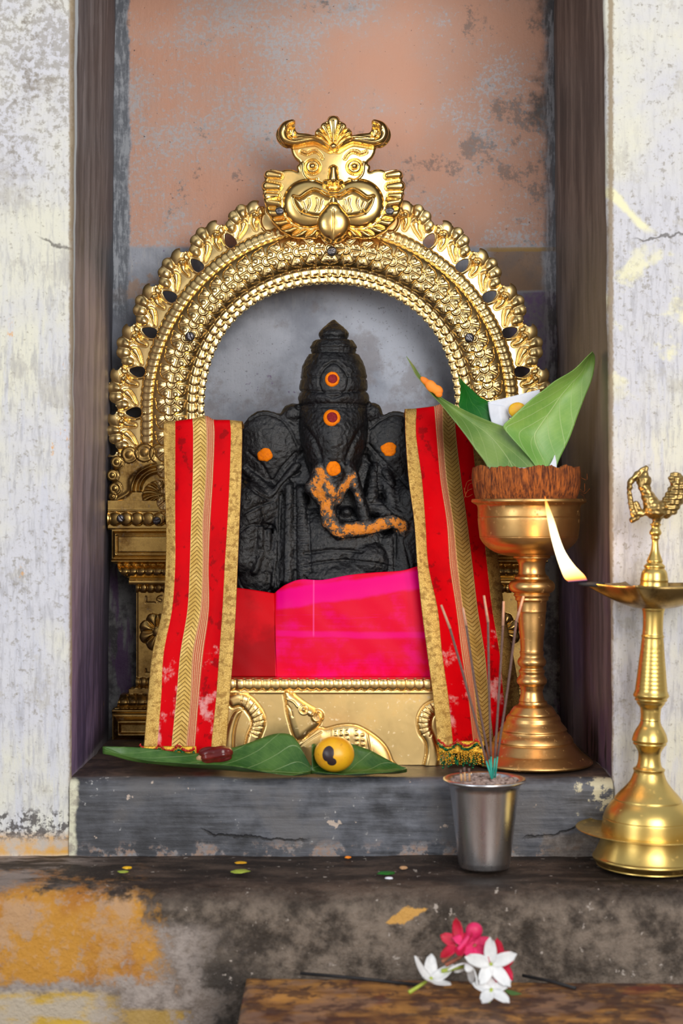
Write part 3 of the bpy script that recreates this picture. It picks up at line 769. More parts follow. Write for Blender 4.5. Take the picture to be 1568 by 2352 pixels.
def m_hgt(x, y):
    X = (x-600)*4.752; Yc = (y-250)*4.752
    X = 787-np.abs(X-787)                              # mirror on the left half
    q = 1/4.752
    d0 = sd_poly(X, Yc, full)*q
    h = 4+dome(d0, 9, 6)
    h += 5*np.exp(-((X-787)/330)**2-((Yc-650)/260)**2)
    # fluted mane round the jaw
    ang = np.arctan2(Yc-1000, 787-X); rad = np.hypot((X-787), (Yc-1000)*1.12)
    cheek = np.minimum(sd_ell(X, Yc, 520, 1040, 282, 268), sd_ell(X, Yc, 787, 1030, 330, 150))*q
    fl = np.abs(np.sin(ang*17+rad*.006))
    mane = sm(cheek, 2, 9)*sm(Yc, 960, 1000)
    h += mane*(9*fl-3)
    for (ax, ay, bx, by, r) in ((200, 742, 80, 722, 46), (185, 862, 62, 850, 50), (175, 958, 62, 958, 38)):
        d = sd_line(X, Yc, [(ax, ay), (bx, by)], r*.75, r)*q; h = h+dome(d, r*q*.9, 7)-2.0*gro(d-1, 1.5)
    # cheeks and mouth
    h = up(h, 9, cheek, 30, 15)
    lip = [(355, 975), (420, 985), (500, 930), (570, 902), (640, 920), (710, 962), (787, 972)]
    dl = sd_line(X, Yc, spline(lip, 24))*q
    low = [(355, 975), (362, 1040), (395, 1110), (445, 1160), (540, 1190), (640, 1200)]
    mouth = sd_poly(X, Yc, np.vstack([spline(lip, 24), [(787, 1180)], spline(low, 20)[::-1]]))*q
    h -= 6*sm(-mouth, -2, 12)
    h += 4.5*gro(dl, 2.6)+2.0*gro(sd_line(X, Yc, spline(low, 20))*q, 1.6)
    for t in ([(455, 1040), (475, 1100), (440, 1165)], [(520, 1000), (530, 1060), (490, 1140)], [(610, 1000), (618, 1060), (590, 1130)], [(665, 1010), (650, 1070), (632, 1120)]):
        h += 2.2*gro(sd_line(X, Yc, spline(t, 8), 5, 0)*q, 1.3)
    # teeth and tongue
    h = up(h, 16, sd_poly(X, Yc, [(745, 1060), (829, 1060), (829, 1092), (745, 1092)])*q, 2, 6)
    tg = smin(sd_ell(X, Yc, 787, 1262, 180, 180), sd_line(X, Yc, [(787, 1120), (787, 1445)], 90, 22), 40)*q
    h = up(h, 16, tg, 30, 17)-3*gro((X-787)*q, 1.8)*(tg < 0)*sm(Yc, 1090, 1130)*sm(Yc, 1460, 1300)
    # nose
    nd = sd_line(X, Yc, [(787, 680), (787, 790)], 50, 62)*q
    h = up(h, 18, nd, 14, 17)
    nn = sd_circle(X, Yc, 712, 828, 40)*q; h = up(h, 20, nn, 8, 9)
    h += 5*gro(np.hypot(X-725, Yc-825)*q, 3)
    # eyes and brows
    ey = np.hypot(X-560, (Yc-648)*1.05)*q
    h += 8*np.sqrt(np.clip(1-(ey/17)**2, 0, 1))-4*gro(ey-17.6, 1.8)+8*np.sqrt(np.clip(1-(ey/8.5)**2, 0, 1))-2.5*gro(ey-9.2, 1.2)
    h += 2.5*gro(sd_line(X, Yc, spline([(455, 600), (470, 720), (540, 790), (610, 780)], 14))*q, 2)
    bw = sd_line(X, Yc, spline([(440, 482), (495, 500), (545, 480), (600, 478), (645, 515), (662, 552)], 20), 13, 9)*q
    h = np.where(bw < 0, h+dome(bw, 2.6, 6), h-2*gro(bw, 2))
    # horns with a raised ridge
    horn = sd_line(X, Yc, spline([(345, 175), (265, 205), (235, 280), (270, 350), (360, 378), (480, 360), (590, 352), (680, 395), (750, 440)], 40), 42, 22)*q
    h = np.where(horn < 4, np.maximum(h, 8+dome(horn-3, 14, 14)), h)
    rdg = sd_line(X, Yc, spline([(365, 165), (300, 190), (280, 240), (335, 328), (440, 330), (560, 328), (660, 362), (748, 432)], 40))*q
    h += 6.5*gro(rdg, 2.3)-3*gro(sd_line(X, Yc, spline([(330, 300), (345, 240), (372, 200)], 8))*q-4, 4)
    h -= 4*gro(horn-5.5, 2)*(Yc > 380)
    # crest of leaves
    for pts, a, b in (([(765, 410), (690, 320), (622, 275)], 16, 40), ([(775, 400), (735, 290), (690, 205)], 18, 46), ([(787, 400), (787, 150)], 20, 66)):
        d = sd_line(X, Yc, pts, a, b)*q; c = sd_line(X, Yc, pts)*q
        h = np.where(d < 0, 9+dome(d, b*q*.9, 7)+2.4*gro(c, 1.1), h)-2.2*gro(d-.6, 1.3)
    h = up(h, 15, sd_circle(X, Yc, 787, 428, 40)*q, 8.4, 10)
    h = np.maximum(h, dome(sd_circle(X, Yc, 742, 472, 12)*q, 2.5, 4)+h)
    return h
def remap_plane(o, Yfrom, Yto, cx, cy):
    pass
# keep the traced outline where the photo shows it: px of plane MY
face = relief('face_mask', M['goldmask'], arch, MY, (596, 262, 938, 562), 1.15, m_sdf, m_hgt, 5)
tag(face, 'polished brass fierce face with horns, bulging cheeks and stuck out tongue')
# ------------------------------------------------------------------ screws
def screw(px, py, Y, r=8.6, ang=.2, par=arch):
    bm = bmesh.new(); s = S(Y); c = P(px, py, Y)
    bmesh.ops.create_uvsphere(bm, u_segments=28, v_segments=14, radius=1)
    R = r*s
    for v in bm.verts: v.co = Vector((v.co.x*R, v.co.y*R*.62, v.co.z*R))
    me = bpy.data.meshes.new('screw'); bm.to_mesh(me); bm.free()
    a = getco(me); me2 = me
    u = a[:, 0]*math.sin(ang)+a[:, 2]*math.cos(ang)
    # fine slot cut through the head
    bm = bmesh.new(); bm.from_mesh(me)
    bmesh.ops.subdivide_edges(bm, edges=bm.edges[:], cuts=1)
    for v in bm.verts:
        d = v.co.x*math.sin(ang)+v.co.z*math.cos(ang)
        if abs(d) < R*.14 and v.co.y < 0: v.co.y = max(v.co.y, -R*.34)
    bm.to_mesh(me); bm.free(); me.transform(Matrix.Translation(c))
    o = link('screw', me, M['screw'], par); return o
for x, y, Y, a in ((762, 577, .366, -.25), (436, 773, .366, 1.2), (1078, 776, .366, .9), (642, 485, MY-.0095, 0.05), (895, 485, MY-.0095, 0.0)):
    screw(x, y, Y, 11.5 if Y > .361 else 10.5, a)
# ------------------------------------------------------------------ pillars and the scrolls that carry the arch
def pillar(cx, mir):
    f = -1 if mir else 1
    par = arch
    W_ = [(1150, 112), (1215, 112), (1216, 104), (1290, 104), (1296, 92), (1300, 90), (1318, 80), (1328, 65), (1341, 65), (1342, 50), (1578, 50), (1580, 66), (1592, 66), (1594, 84), (1610, 88), (1622, 90), (1626, 103), (1700, 103)]
    def hw(y): return np.interp(y, [a for a, b in W_], [b for a, b in W_])
    def sdf(x, y): return np.maximum(np.abs(x-cx)-hw(y), np.maximum(1150-y, y-1699))
    def hgt(x, y):
        X = (x-cx)*f; ax = np.abs(X); h = np.full(x.shape, 20.)
        # bead plate
        m = (y < 1215); h = np.where(m, 34+beads(X-6, y-1192, 25, 15, 7, .15)+3*gro(y-1173, 1.2), h)
        # cornice box with sunk border
        m = (y >= 1215) & (y < 1296); b = np.minimum(np.minimum(104-ax, y-1217), 1283-y)
        h = np.where(m, 22+14*sm(b, 2, 10)+ -5*gro(b-13, 2)+10*gro(y-1288, 4), h)
        m = (y >= 1296) & (y < 1330); h = np.where(m, 16+14*np.sin(np.clip((y-1296)/34, 0, 1)*PI)+beads(X, y-1310, 19, 13, 7, .35), h)
        m = (y >= 1330) & (y < 1342); h = np.where(m, 22+3*np.cos((y-1336)/6*1.4), h)
        # shaft
        m = (y >= 1342) & (y < 1580); sh = 8+beads(X, y-1350, 17, 10, 6, .3)*(y < 1362)+beads(X, y-1567, 17, 12, 8, .2)*(y > 1554)
        rho = np.hypot(X, (y-1450)*.98); phi = np.arctan2(y-1450, X); p8 = np.abs(np.sin(phi*4))
        R = 37+6*p8; pet = np.where(rho < R, (5+8*np.sqrt(np.clip(1-((rho-24)/20)**2, 0, 1)))*(.45+.55*p8), 0); pet = np.where(rho < 12, 8+6*np.sqrt(np.clip(1-(rho/12)**2, 0, 1)), pet)
        sh = sh+pet-2*gro(np.abs(ax-49), 2)
        if not mir:
            g = sd_line(x, y, [(336, 1370), (336, 1384), (357, 1384)]); g2 = sd_line(x, y, spline([(372, 1368), (364, 1372), (362, 1380), (368, 1384), (371, 1378), (366, 1376)], 20)); g3 = sd_line(x, y, [(336, 1536), (336, 1545), (346, 1545)])
            sh = sh-3.0*gro(np.minimum(np.minimum(g, g2), g3), 1.0)
        h = np.where(m, sh, h)
        m = (y >= 1580) & (y < 1593); h = np.where(m, 22, h)
        m = (y >= 1593) & (y < 1626); h = np.where(m, 16+16*np.sin(np.clip((y-1593)/33, 0, 1)*PI)+beads(X, y-1608, 20, 16, 7, .3), h)
        m = y >= 1626; b = np.minimum(np.minimum(103-ax, y-1638), 1699-y)
        h = np.where(m, 24+16*sm(b, 2, 16)-9*sm(b, 17, 22)+4*gro(y-1630, 4), h)
        return h
    relief('pillar', M['golddull'], par, YA, (cx-114, 1149, cx+114, 1701), 1.5, sdf, hgt, 22)
    # scroll with curled leaves above the pillar
    def pt(x, y): return (cx+f*(x-365), y)
    lobes = [(272, 1062, 15), (262, 1092, 14), (268, 1122, 15), (262, 1140, 10), (300, 1045, 20), (335, 1040, 22), (370, 1042, 24), (410, 1050, 24), (440, 1075, 22), (455, 1110, 20), (460, 1140, 16)]
    def sd2(x, y):
        d = sd_poly(x, y, [pt(275, 1060), pt(320, 1045), pt(400, 1045), pt(450, 1085), pt(462, 1162), pt(262, 1162), pt(266, 1100)])
        for a, b, r in lobes: d = smin(d, sd_circle(x, y, *pt(a, b), r), 5)
        return d
    def hg2(x, y):
        h = 12+dome(sd2(x, y), 12, 8)
        for a, b, r in lobes:
            q = np.hypot(x-pt(a, b)[0], y-pt(a, b)[1])/r; h = np.maximum(h, np.where(q < 1, 14+4.5*(1-q), 0)); h += np.where(q < 1, 2.6*np.abs(np.cos(q*3.2)), 0)-1.6*gro((q-1)*r, 1.6)
        for rr, n_ in ((62, 0), (46, 0)):
            d = np.abs(np.hypot(x-pt(370, 1125)[0], (y-1125)*1.1)-rr); h += np.where(y < 1130, 7*gro(d, 4), 0)
        c = np.hypot(x-pt(375, 1140)[0], (y-1140)*1.2); a = np.arctan2(y-1140, (x-pt(375, 1140)[0])*f)
        h += np.where((c < 44) & (y < 1150), 9*np.abs(np.sin(a*7+c*.08)), 0)
        h += 4*gro(sd_line(x, y, spline([pt(268, 1150), pt(300, 1130), pt(305, 1100), pt(330, 1080)], 12)), 5)
        return h
    relief('scroll', M['golddull'], par, YA-.008, (cx-125, 1012, cx+125, 1163), 1.6, sd2, hg2, 20)
    return
pillar(364, False)
pillar(1150, True)
screw(277, 1191, YA-.0335, 9.5, .9); screw(360, 1196, YA-.0335, 9.5, -.2)
# ------------------------------------------------------------------ brass fronted pedestal (px of plane Y=.12)
YP = .115
ped = empty('pedestal', P(765, 1755, .2)); tag(ped, 'low brass pedestal under the idol, embossed with a resting mouse and two curved trunks', 'pedestal')
box('pedestal_body', (P(508, 0, YP).x, YP+.008, ZS+.0015), (P(1028, 0, YP).x, .36, P(0, 1559, YP).z), M['goldplate'], ped)
def p_sdf(x, y): return np.maximum(np.abs(x-768)-262, np.maximum(1557-y, y-1757))
def p_hgt(x, y):
    b = 4+2*gro(y-1590, 2)
    h = b+beads(x-530, y-1571, 20.6, 14, 9, .12, .95)*sm(y, 1556, 1560)+3*gro(y-1560, 2)
    def form(pts, H, w):
        d = sd_poly(x, y, spline(pts, 70, True)); return dome(d, w, H)-1.6*gro(d-1.2, 1.6), d
    limb = [(552, 1592), (577, 1602), (602, 1632), (609, 1660), (599, 1692), (584, 1725), (582, 1770), (556, 1770), (558, 1735), (567, 1690), (578, 1660), (570, 1640), (552, 1622), (532, 1624), (520, 1604), (534, 1594)]
    a, d = form(limb, 9, 12); rg = np.abs(np.sin(np.arctan2(y-1668, x-548)*13)); h += a*(1-.30*(rg < .35)*(d < -2)*(y < 1690)*(x > 552))
    a, d = form([(556, 1632), (545, 1650), (536, 1690), (532, 1770), (508, 1770), (515, 1700), (528, 1655), (540, 1634)], 5, 10); h += a
    limb = [(1030, 1600), (1000, 1607), (972, 1622), (958, 1650), (962, 1682), (976, 1705), (978, 1730), (972, 1770), (1002, 1770), (1008, 1730), (1000, 1695), (990, 1670), (994, 1645), (1014, 1632), (1034, 1626)]
    a, d = form(limb, 9, 12); rg = np.abs(np.sin(np.arctan2(y-1660, x-1020)*13)); h += a*(1-.30*(rg < .35)*(d < -2)*(y < 1690))
    # the resting mouse: muzzle up to the left, ear, collar, round back with a beaded cloth
    body = sd_poly(x, y, spline([(735, 1672), (748, 1674), (776, 1667), (800, 1665), (824, 1669), (858, 1689), (884, 1714), (898, 1745), (900, 1775), (700, 1775), (690, 1735), (684, 1708), (708, 1690)], 80, True))
    h += dome(body, 26, 9)-1.6*gro(body-1, 1.6)
    head = sd_poly(x, y, spline([(652, 1592), (660, 1587), (676, 1597), (694, 1611), (712, 1623), (726, 1632), (738, 1650), (732, 1668), (712, 1684), (694, 1698), (680, 1700), (671, 1684), (664, 1660), (658, 1636), (655, 1612)], 80, True))
    h = np.where(head < 0, np.maximum(h, b+dome(head, 18, 12)), h)-1.6*gro(head-1, 1.6)
    h += 2.2*gro(sd_line(x, y, spline([(656, 1604), (672, 1609), (684, 1622)], 10)), 1.6)-2.5*gro(sd_line(x, y, spline([(660, 1618), (668, 1628), (672, 1644)], 10)), 1.5)
    ear = np.hypot(x-729, y-1643); h += np.where(ear < 15, 7*np.sqrt(np.clip(1-(ear/15)**2, 0, 1)), 0)-5*gro(ear, 6)+2*gro(ear-11, 2)
    h += np.where(np.hypot(x-714, y-1634) < 9, 5*np.sqrt(np.clip(1-(np.hypot(x-714, y-1634)/9)**2, 0, 1)), 0)
    ey = np.hypot(x-698, y-1628); h += 4*gro(ey, 3.4)-2.2*gro(ey-7.5, 1.4)+1.6*gro(ey-10.5, 1.5)
    h += 3*gro(sd_line(x, y, spline([(733, 1672), (708, 1688), (683, 1706)], 10)), 2)-2*gro(sd_line(x, y, spline([(738, 1680), (712, 1696), (688, 1714)], 10)), 1.6)
    h += dome(sd_circle(x, y, 668, 1714, 9), 7, 7)
    for i in range(8):
        yy = 1672+i*11
        for xx in (770, 783, 796, 818, 832): h += 2.6*gro(np.hypot(x-xx-(yy-1672)*.04, y-yy-abs(xx-800)*.1), 3.2)*(body < -6)
    h += 3*(gro(sd_line(x, y, [(762, 1672), (764, 1750)]), 1.6)+gro(sd_line(x, y, [(842, 1680), (856, 1750)]), 1.6))*(body < -3)
    return h
relief('embossed_front', M['goldplate'], ped, YP, (478, 1556, 1058, 1759), 1.35, p_sdf, p_hgt, 14)
# ------------------------------------------------------------------ the black stone idol
YI = .24; SI = S(YI)
def I(px, py, d=0.): return Vector(((px-784)*SI, YI-d*SI, ZC+(1176-py)*SI))
def el(x, y, d, rx, ry, rd, rot=0): return ('e', I(x, y, d), (rx*SI, rd*SI, ry*SI), rot)
def cp(p, q, ra, rb, fy=1): return ('c', I(*p), I(*q), ra*SI, rb*SI, fy)
def head_lathe(bm):
    rows = [(735, 2), (741, 9), (750, 19), (760, 30), (768, 35), (774, 34), (778, 31), (781, 42), (790, 49), (800, 54), (805, 53), (809, 50), (815, 57), (830, 66), (850, 73), (875, 77), (905, 78), (918, 78), (932, 77), (955, 77), (985, 77), (1010, 75), (1030, 71), (1050, 66), (1072, 59), (1095, 50), (1108, 36), (1114, 1)]
    rows = spline(rows, 90); seg = 64; rings = []
    for y, r in rows:
        ring = []
        for a in np.linspace(0, 2*PI, seg, endpoint=False):
            c, s = math.cos(a), math.sin(a); k = .92 if y < 930 else .92+.10*min(1, (y-930)/60)
            q = max(r, .5)
            cxx = 766
            dep = 8+ (20*min(1, max(0, (y-940)/120)))
            ring.append(bm.verts.new(I(cxx+q*c, y, dep+q*k*s)))
        rings.append(ring)
    for A, B in zip(rings, rings[1:]):
        for i in range(seg): bm.faces.new((A[i], A[(i+1) % seg], B[(i+1) % seg], B[i]))
    bm.faces.new(rings[0]); bm.faces.new(rings[-1][::-1])
prims = [('m', head_lathe),
    # body, belly, lap and back
    el(765, 1250, -20, 165, 230, 60), el(770, 1260, 8, 150, 110, 62), el(765, 1150, -10, 170, 130, 45),
    el(770, 1440, 0, 215, 110, 105), el(620, 1440, 40, 90, 75, 75), el(905, 1435, 40, 90, 75, 75), el(768, 1500, 10, 220, 75, 105),
    # ears
    el(615, 1030, 8, 68, 88, 24, -.15), el(650, 1005, 4, 56, 56, 22), cp((618, 1060, 10), (628, 1108, 12), 48, 12, .5), cp((590, 1040, 6), (575, 1090, 6), 40, 24, .5),
    el(905, 1030, 8, 66, 86, 24, .15), el(872, 1010, 4, 50, 58, 22), cp((905, 1060, 10), (922, 1112, 12), 48, 12, .5), cp((935, 1030, 6), (945, 1090, 6), 40, 24, .5),
    el(672, 952, 0, 26, 26, 24), el(852, 950, 0, 26, 26, 24),
    # raised rim below each ear
    cp((560, 1075, 18), (628, 1135, 30), 9, 10), cp((628, 1135, 30), (682, 1070, 26), 10, 9), cp((628, 1135, 28), (545, 1180, 20), 10, 12),
    # shoulders and arms
    el(590, 1165, 5, 65, 70, 45), el(935, 1160, 5, 60, 70, 45), cp((575, 1150, 15), (560, 1290, 25), 48, 42), cp((945, 1150, 15), (945, 1290, 20), 48, 44),
    cp((925, 1200, 30), (930, 1320, 38), 30, 34), cp((890, 1245, 32), (905, 1330, 40), 26, 30),
    # flat banded strips beside the belly
    cp((640, 1135, 20), (634, 1345, 52), 10, 11), cp((664, 1120, 28), (662, 1330, 56), 13, 15), cp((692, 1130, 30), (698, 1320, 58), 16, 18),
    # flap folds right of the trunk
    cp((862, 1075, 22), (850, 1150, 40), 14, 20), cp((885, 1090, 24), (905, 1190, 42), 16, 20), cp((840, 1160, 38), (925, 1188, 42), 22, 20),
    # belly roll
    el(775, 1325, 40, 110, 42, 46), el(845, 1290, 40, 60, 50, 40), el(740, 1300, 30, 90, 60, 46),
    # mouth, tusk stub and trunk
    cp((752, 1095, 72), (716, 1122, 74), 24, 17), cp((716, 1122, 74), (740, 1150, 66), 15, 16), cp((772, 1090, 78), (752, 1158, 74), 24, 20),
    cp((748, 1075, 66), (758, 1130, 76), 30, 26), cp((788, 1075, 66), (776, 1118, 74), 26, 20), cp((735, 1100, 70), (745, 1135, 72), 24, 22),
    cp((752, 1158, 74), (756, 1196, 70), 20, 19), cp((756, 1196, 70), (780, 1218, 70), 19, 20), cp((780, 1218, 70), (845, 1210, 70), 19, 18),
    cp((845, 1210, 70), (895, 1197, 66), 18, 16), cp((895, 1197, 66), (925, 1208, 60), 16, 13), cp((925, 1208, 60), (922, 1228, 52), 12, 12),
    cp((800, 1085, 70), (822, 1135, 66), 20, 13), cp((822, 1135, 66), (836, 1190, 62), 12, 15), cp((792, 1108, 72), (775, 1150, 70), 14, 12),
    el(795, 1178, 44, 16, 14, 16),
    # raised hand held against the left side: palm, four fingers and thumb
    el(592, 1290, 38, 44, 62, 22), el(590, 1330, 36, 46, 46, 24),
    cp((566, 1262, 44), (562, 1226, 46), 10, 8), cp((582, 1255, 48), (580, 1212, 50), 10.5, 8.5), cp((600, 1255, 50), (600, 1210, 50), 10.5, 8.5), cp((616, 1262, 46), (618, 1220, 46), 9.5, 8),
    cp((620, 1305, 44), (632, 1262, 44), 11, 8),
    cp((572, 1270, 52), (596, 1300, 56), 9, 8), cp((604, 1268, 52), (588, 1310, 58), 8, 10),
    el(770, 1565, 0, 225, 30, 120)]
me = blob_mesh('stone_idol', prims, .0019, 2)
co = getco(me); no = getno(me)
k = F/(D+YI); ix = co[:, 0]*k+784; iy = 1176-(co[:, 2]-ZC)*k; dep = (YI-co[:, 1])/SI
frontw = sm(-no[:, 1], -.2, .35)
disp = np.zeros(len(co))
hd = (np.abs(ix-766) < 84)
disp -= hd*(3.2*gro(iy-(812), 2.2)*(iy < 820)+4.2*gro(iy-779, 2.5)+2.4*gro(iy-803, 1.6))
arc = iy-(870+np.abs(ix-766)*.02); ins = np.hypot(ix-766, (iy-880)*.9)
disp -= hd*(2.6*gro(arc, 1.8)*(ins > 34)+3.4*gro(iy-903-4*np.cos((ix-766)/35), 2.2)+3.4*gro(iy-933, 2.0)+2.6*gro(iy-940, 1.2))
disp += hd*2.6*np.exp(-((iy-918)/10)**2)*(1-.9*gro(ix-766, 5))
disp -= 3.0*gro(ins-34-4*(iy < 860)*gro(ix-766, 12), 2.2)*frontw
disp -= 2.2*gro(sd_line(ix, iy, spline([(735, 868), (748, 850), (766, 838), (784, 850), (797, 868)], 14)), 2)*frontw
disp -= 3.0*gro(sd_line(ix, iy, spline([(700, 985), (720, 1010), (735, 1045), (742, 1078)], 14)), 5)*frontw
disp -= 3.0*gro(sd_line(ix, iy, spline([(832, 985), (815, 1010), (800, 1045), (795, 1068)], 14)), 5)*frontw
disp += 3*gro(sd_line(ix, iy, [(766, 970), (766, 1060)]), 22)*frontw
# ear outlines and creases
for pts in ([(556, 975), (600, 952), (640, 960), (668, 990), (684, 1025)], [(572, 1040), (605, 1072), (626, 1104), (650, 1072), (680, 1040)], [(554, 1100), (590, 1130), (626, 1146), (655, 1110), (690, 1085)],
            [(845, 1020), (870, 1050), (905, 1085), (935, 1120)], [(850, 985), (875, 965), (905, 952), (940, 960)], [(845, 1060), (880, 1100), (905, 1120)], [(545, 1190), (590, 1165), (630, 1150)],
            [(645, 1140), (640, 1340)], [(652, 1140), (650, 1345)], [(678, 1110), (680, 1330)], [(708, 1160), (714, 1310)], [(868, 1060), (874, 1140), (905, 1180)], [(545, 1230), (580, 1205), (628, 1210), (638, 1240)],
            [(545, 1280), (555, 1340), (590, 1365), (625, 1350), (640, 1290)], [(700, 1320), (720, 1345), (780, 1352), (825, 1345), (848, 1318)], [(700, 1295), (780, 1285), (850, 1290), (900, 1300)], [(905, 1230), (904, 1320)], [(925, 1240), (940, 1300), (935, 1330)], [(700, 1270), (760, 1262), (830, 1265)]):
    disp -= 3.2*gro(sd_line(ix, iy, spline(pts, 20)), 2.4)*frontw
# ribs across the flat strips
st = np.exp(-((ix-692)/20)**2)*(iy > 1140)*(iy < 1320); disp -= 1.5*st*(np.abs(np.sin(iy/11.*PI)) < .25)*frontw
st = np.exp(-((ix-862)/22)**2)*(iy > 1090)*(iy < 1180); disp -= 1.8*st*(np.abs(np.sin(iy/13.*PI)) < .3)*frontw
st = ((ix > 540) & (ix < 690) & (iy > 1150) & (iy < 1215)); disp -= 1.2*st*(np.abs(np.sin((iy+ix*.5)/16.*PI)) < .25)*frontw
co += no*(disp*1.45*SI)[:, None]
ZTOP = P(0, 1559, YP).z
for i in range(len(co)):
    v = Vector(co[i]); n1 = mnoise.noise(v*55)*.0009+mnoise.noise(v*150)*.0008+mnoise.noise(v*320)*.0006
    f_ = 1 if iy[i] > 940 or iy[i] < 935 else .5
    co[i] += no[i]*n1*f_
co[:, 2] = np.maximum(co[:, 2], ZTOP+.0006)
setco(me, co)
tl = [(742, 1098), (722, 1118), (748, 1150), (754, 1196), (782, 1220), (850, 1212), (900, 1198), (925, 1210)]
pd = np.minimum(sd_line(ix, iy, tl, 15), np.minimum(np.minimum(sd_line(ix, iy, [(808, 1095), (792, 1120), (775, 1150)], 9), sd_line(ix, iy, [(812, 1110), (826, 1150)], 3)), sd_line(ix, iy, [(735, 1085), (758, 1120), (768, 1150)], 11)))
paste = .62*sm(-pd, -12, 9)*sm(dep, 35, 55)*sm(-no[:, 1], .05, .5)
at = me.attributes.new('paste', 'FLOAT', 'POINT'); at.data.foreach_set('value', paste.astype(np.float32))
idol = link('stone_idol', me, M['stone'])
tag(idol, 'black stone idol with an elephant head, tall crown and orange marks, on the brass pedestal', 'idol')
bm_ = bmesh.new(); bm_.from_mesh(me); bvh = BVHTree.FromBMesh(bm_); bm_.free()
def mark(name, px, py, r, mat, par, lift=.0012, rag=.08, seed=0, th=.0016):
    rnd = random.Random(seed); n = 40; rings = 7
    cols = [rnd.uniform(-1, 1) for _ in range(12)]
    def rad(a): return r*(1+rag*sum(cols[j]*math.sin((j+2)*a+cols[(j+5) % 12]*6)/(j+1.5) for j in range(10)))
    V = []
    eye = Vector((0, -D, ZC))
    def hit(x, y):
        t = I(x, y, 60); d = (t-eye).normalized(); h = bvh.ray_cast(eye, d)
        p = h[0] if h[0] else t; return p-d*lift
    rows = []
    for i in range(rings+1):
        f = i/rings
        row = []
        for j in range(n):
            a = 2*PI*j/n; rr = rad(a)*min(1, f*1.02); p = hit(px+rr*math.cos(a), py+rr*math.sin(a))
            bulge = th*math.sqrt(max(0, 1-f**6)) if i < rings else -.0028
            row.append(p+Vector((0, -bulge, 0)))
        rows.append(row)
    me = gridmesh(name, np.array([[list(q) for q in rw] for rw in rows]), closed=True, flip=True)
    return link(name, me, mat, par)
for i, (x, y, r, red, ry) in enumerate([(763, 876, 17.5, 11.5, 0), (762, 963, 20, 13, 0), (766, 1078, 17.5, 0, 0), (611, 1047, 17, 0, 0), (891, 1034, 17.5, 0, 0)]):
    o = mark('paste_mark', x, y, r, M['paste'], idol, seed=i+3, rag=.06 if red else (.09 if i == 2 else .2))
    if red:
        tag(o, 'orange paste ring with a dark red dot'); c = mark('red_dot', x+1, y-1, red, M['kumkum'], o, lift=.0026, seed=i+20, rag=.06)
# ------------------------------------------------------------------ loft helper for cloth and leaves
def loft(name, curves, n, cols, mat, par=None, us=None, vlen=None, thick=0., shape=None, smoothu=True, flip=False):
    """surface through a row of 3-D curves (each a list of points); us gives the u of each curve"""
    C = [spline([list(p) for p in c], n) for c in curves]; C = np.array(C)            # (k, n, 3)
    k = len(C); us = us or list(np.linspace(0, 1, k))
    ug = np.linspace(0, 1, cols)
    G = np.zeros((n, cols, 3))
    for a in range(3):
        if k > 2 and smoothu:
            for i in range(n):
                # smooth interpolation across the curves
                t = np.interp(ug, us, np.arange(k)); cc = C[:, i, a]
                ext = np.r_[2*cc[0]-cc[1], cc, 2*cc[-1]-cc[-2]]
                j = np.minimum(t.astype(int), k-2); f = t-j; A, B, Cc, Dd = ext[j], ext[j+1], ext[j+2], ext[j+3]
                G[i, :, a] = .5*((2*B)+(-A+Cc)*f+(2*A-5*B+4*Cc-Dd)*f*f+(-A+3*B-3*Cc+Dd)*f**3)
        else:
            for i in range(n): G[i, :, a] = np.interp(ug, us, C[:, i, a])
    mid = G[:, cols//2]; vl = np.r_[0, np.cumsum(np.linalg.norm(np.diff(mid, axis=0), axis=1))]
    if vlen == 1: vl = vl/vl[-1]
    UV = np.zeros((n, cols, 2)); UV[..., 0] = ug; UV[..., 1] = vl[:, None]
    if shape: G = shape(G, UV)
    me = gridmesh(name, G, UV, flip=flip)
    o = link(name, me, mat, par)
    if thick:
        m = o.modifiers.new('thickness', 'SOLIDIFY'); m.thickness = thick; m.offset = 0
    return o
def shawl(name, rows, Yf, mat, us, label, group, fold, par=None):
    """rows: (py, [7 px]); Yf(py, u) gives depth"""
    k = len(rows[0][1]); curves = []
    for j in range(k):
        c = []
        # the part lying back over the shoulder
        y0, xs = rows[0]; b = P(xs[j], y0+5*math.sin(us[j]*8+1)+3*math.sin(us[j]*21), Yf(y0, us[j]))
        c.append(b+Vector((0, .052, -.006))); c.append(b+Vector((0, .026, .001)))
        for y, xs in rows: c.append(P(xs[j], y+(5*math.sin(us[j]*8+1)+3*math.sin(us[j]*21) if y < 970 else 0), Yf(y, us[j])))
        curves.append(c)
    def shp(G, UV):
        u, v = UV[..., 0], UV[..., 1]; L = v.max()
        G[..., 1] += fold(u, v, L)
        for i in range(G.shape[0]):
            for j in range(0, G.shape[1]):
                q = Vector(G[i, j]); G[i, j, 1] += mnoise.noise(Vector((q.x*16, 3.1, q.z*7)))*.0028+mnoise.noise(Vector((q.x*50, 1.1, q.z*22)))*.0007
        return G
    return loft(name, curves, 230, 90, mat, None, us, None, .0012, shp, True)
LR = [(966, [376, 403, 443, 472, 492, 528, 555]), (1000, [375, 403, 444, 475, 494, 530, 556]), (1100, [377, 403, 443, 473, 490, 527, 554]), (1200, [381, 403, 439, 466, 484, 522, 550]),
      (1300, [380, 403, 436, 466, 480, 516, 546]), (1400, [373, 396, 431, 461, 480, 511, 542]), (1500, [350, 377, 415, 443, 467, 504, 536]), (1600, [340, 371, 406, 438, 457, 497, 528]),
      (1700, [332, 363, 396, 429, 449, 487, 521]), (1745, [328, 360, 393, 426, 446, 484, 518])]
LU = [0, .15, .375, .545, .64, .845, 1]
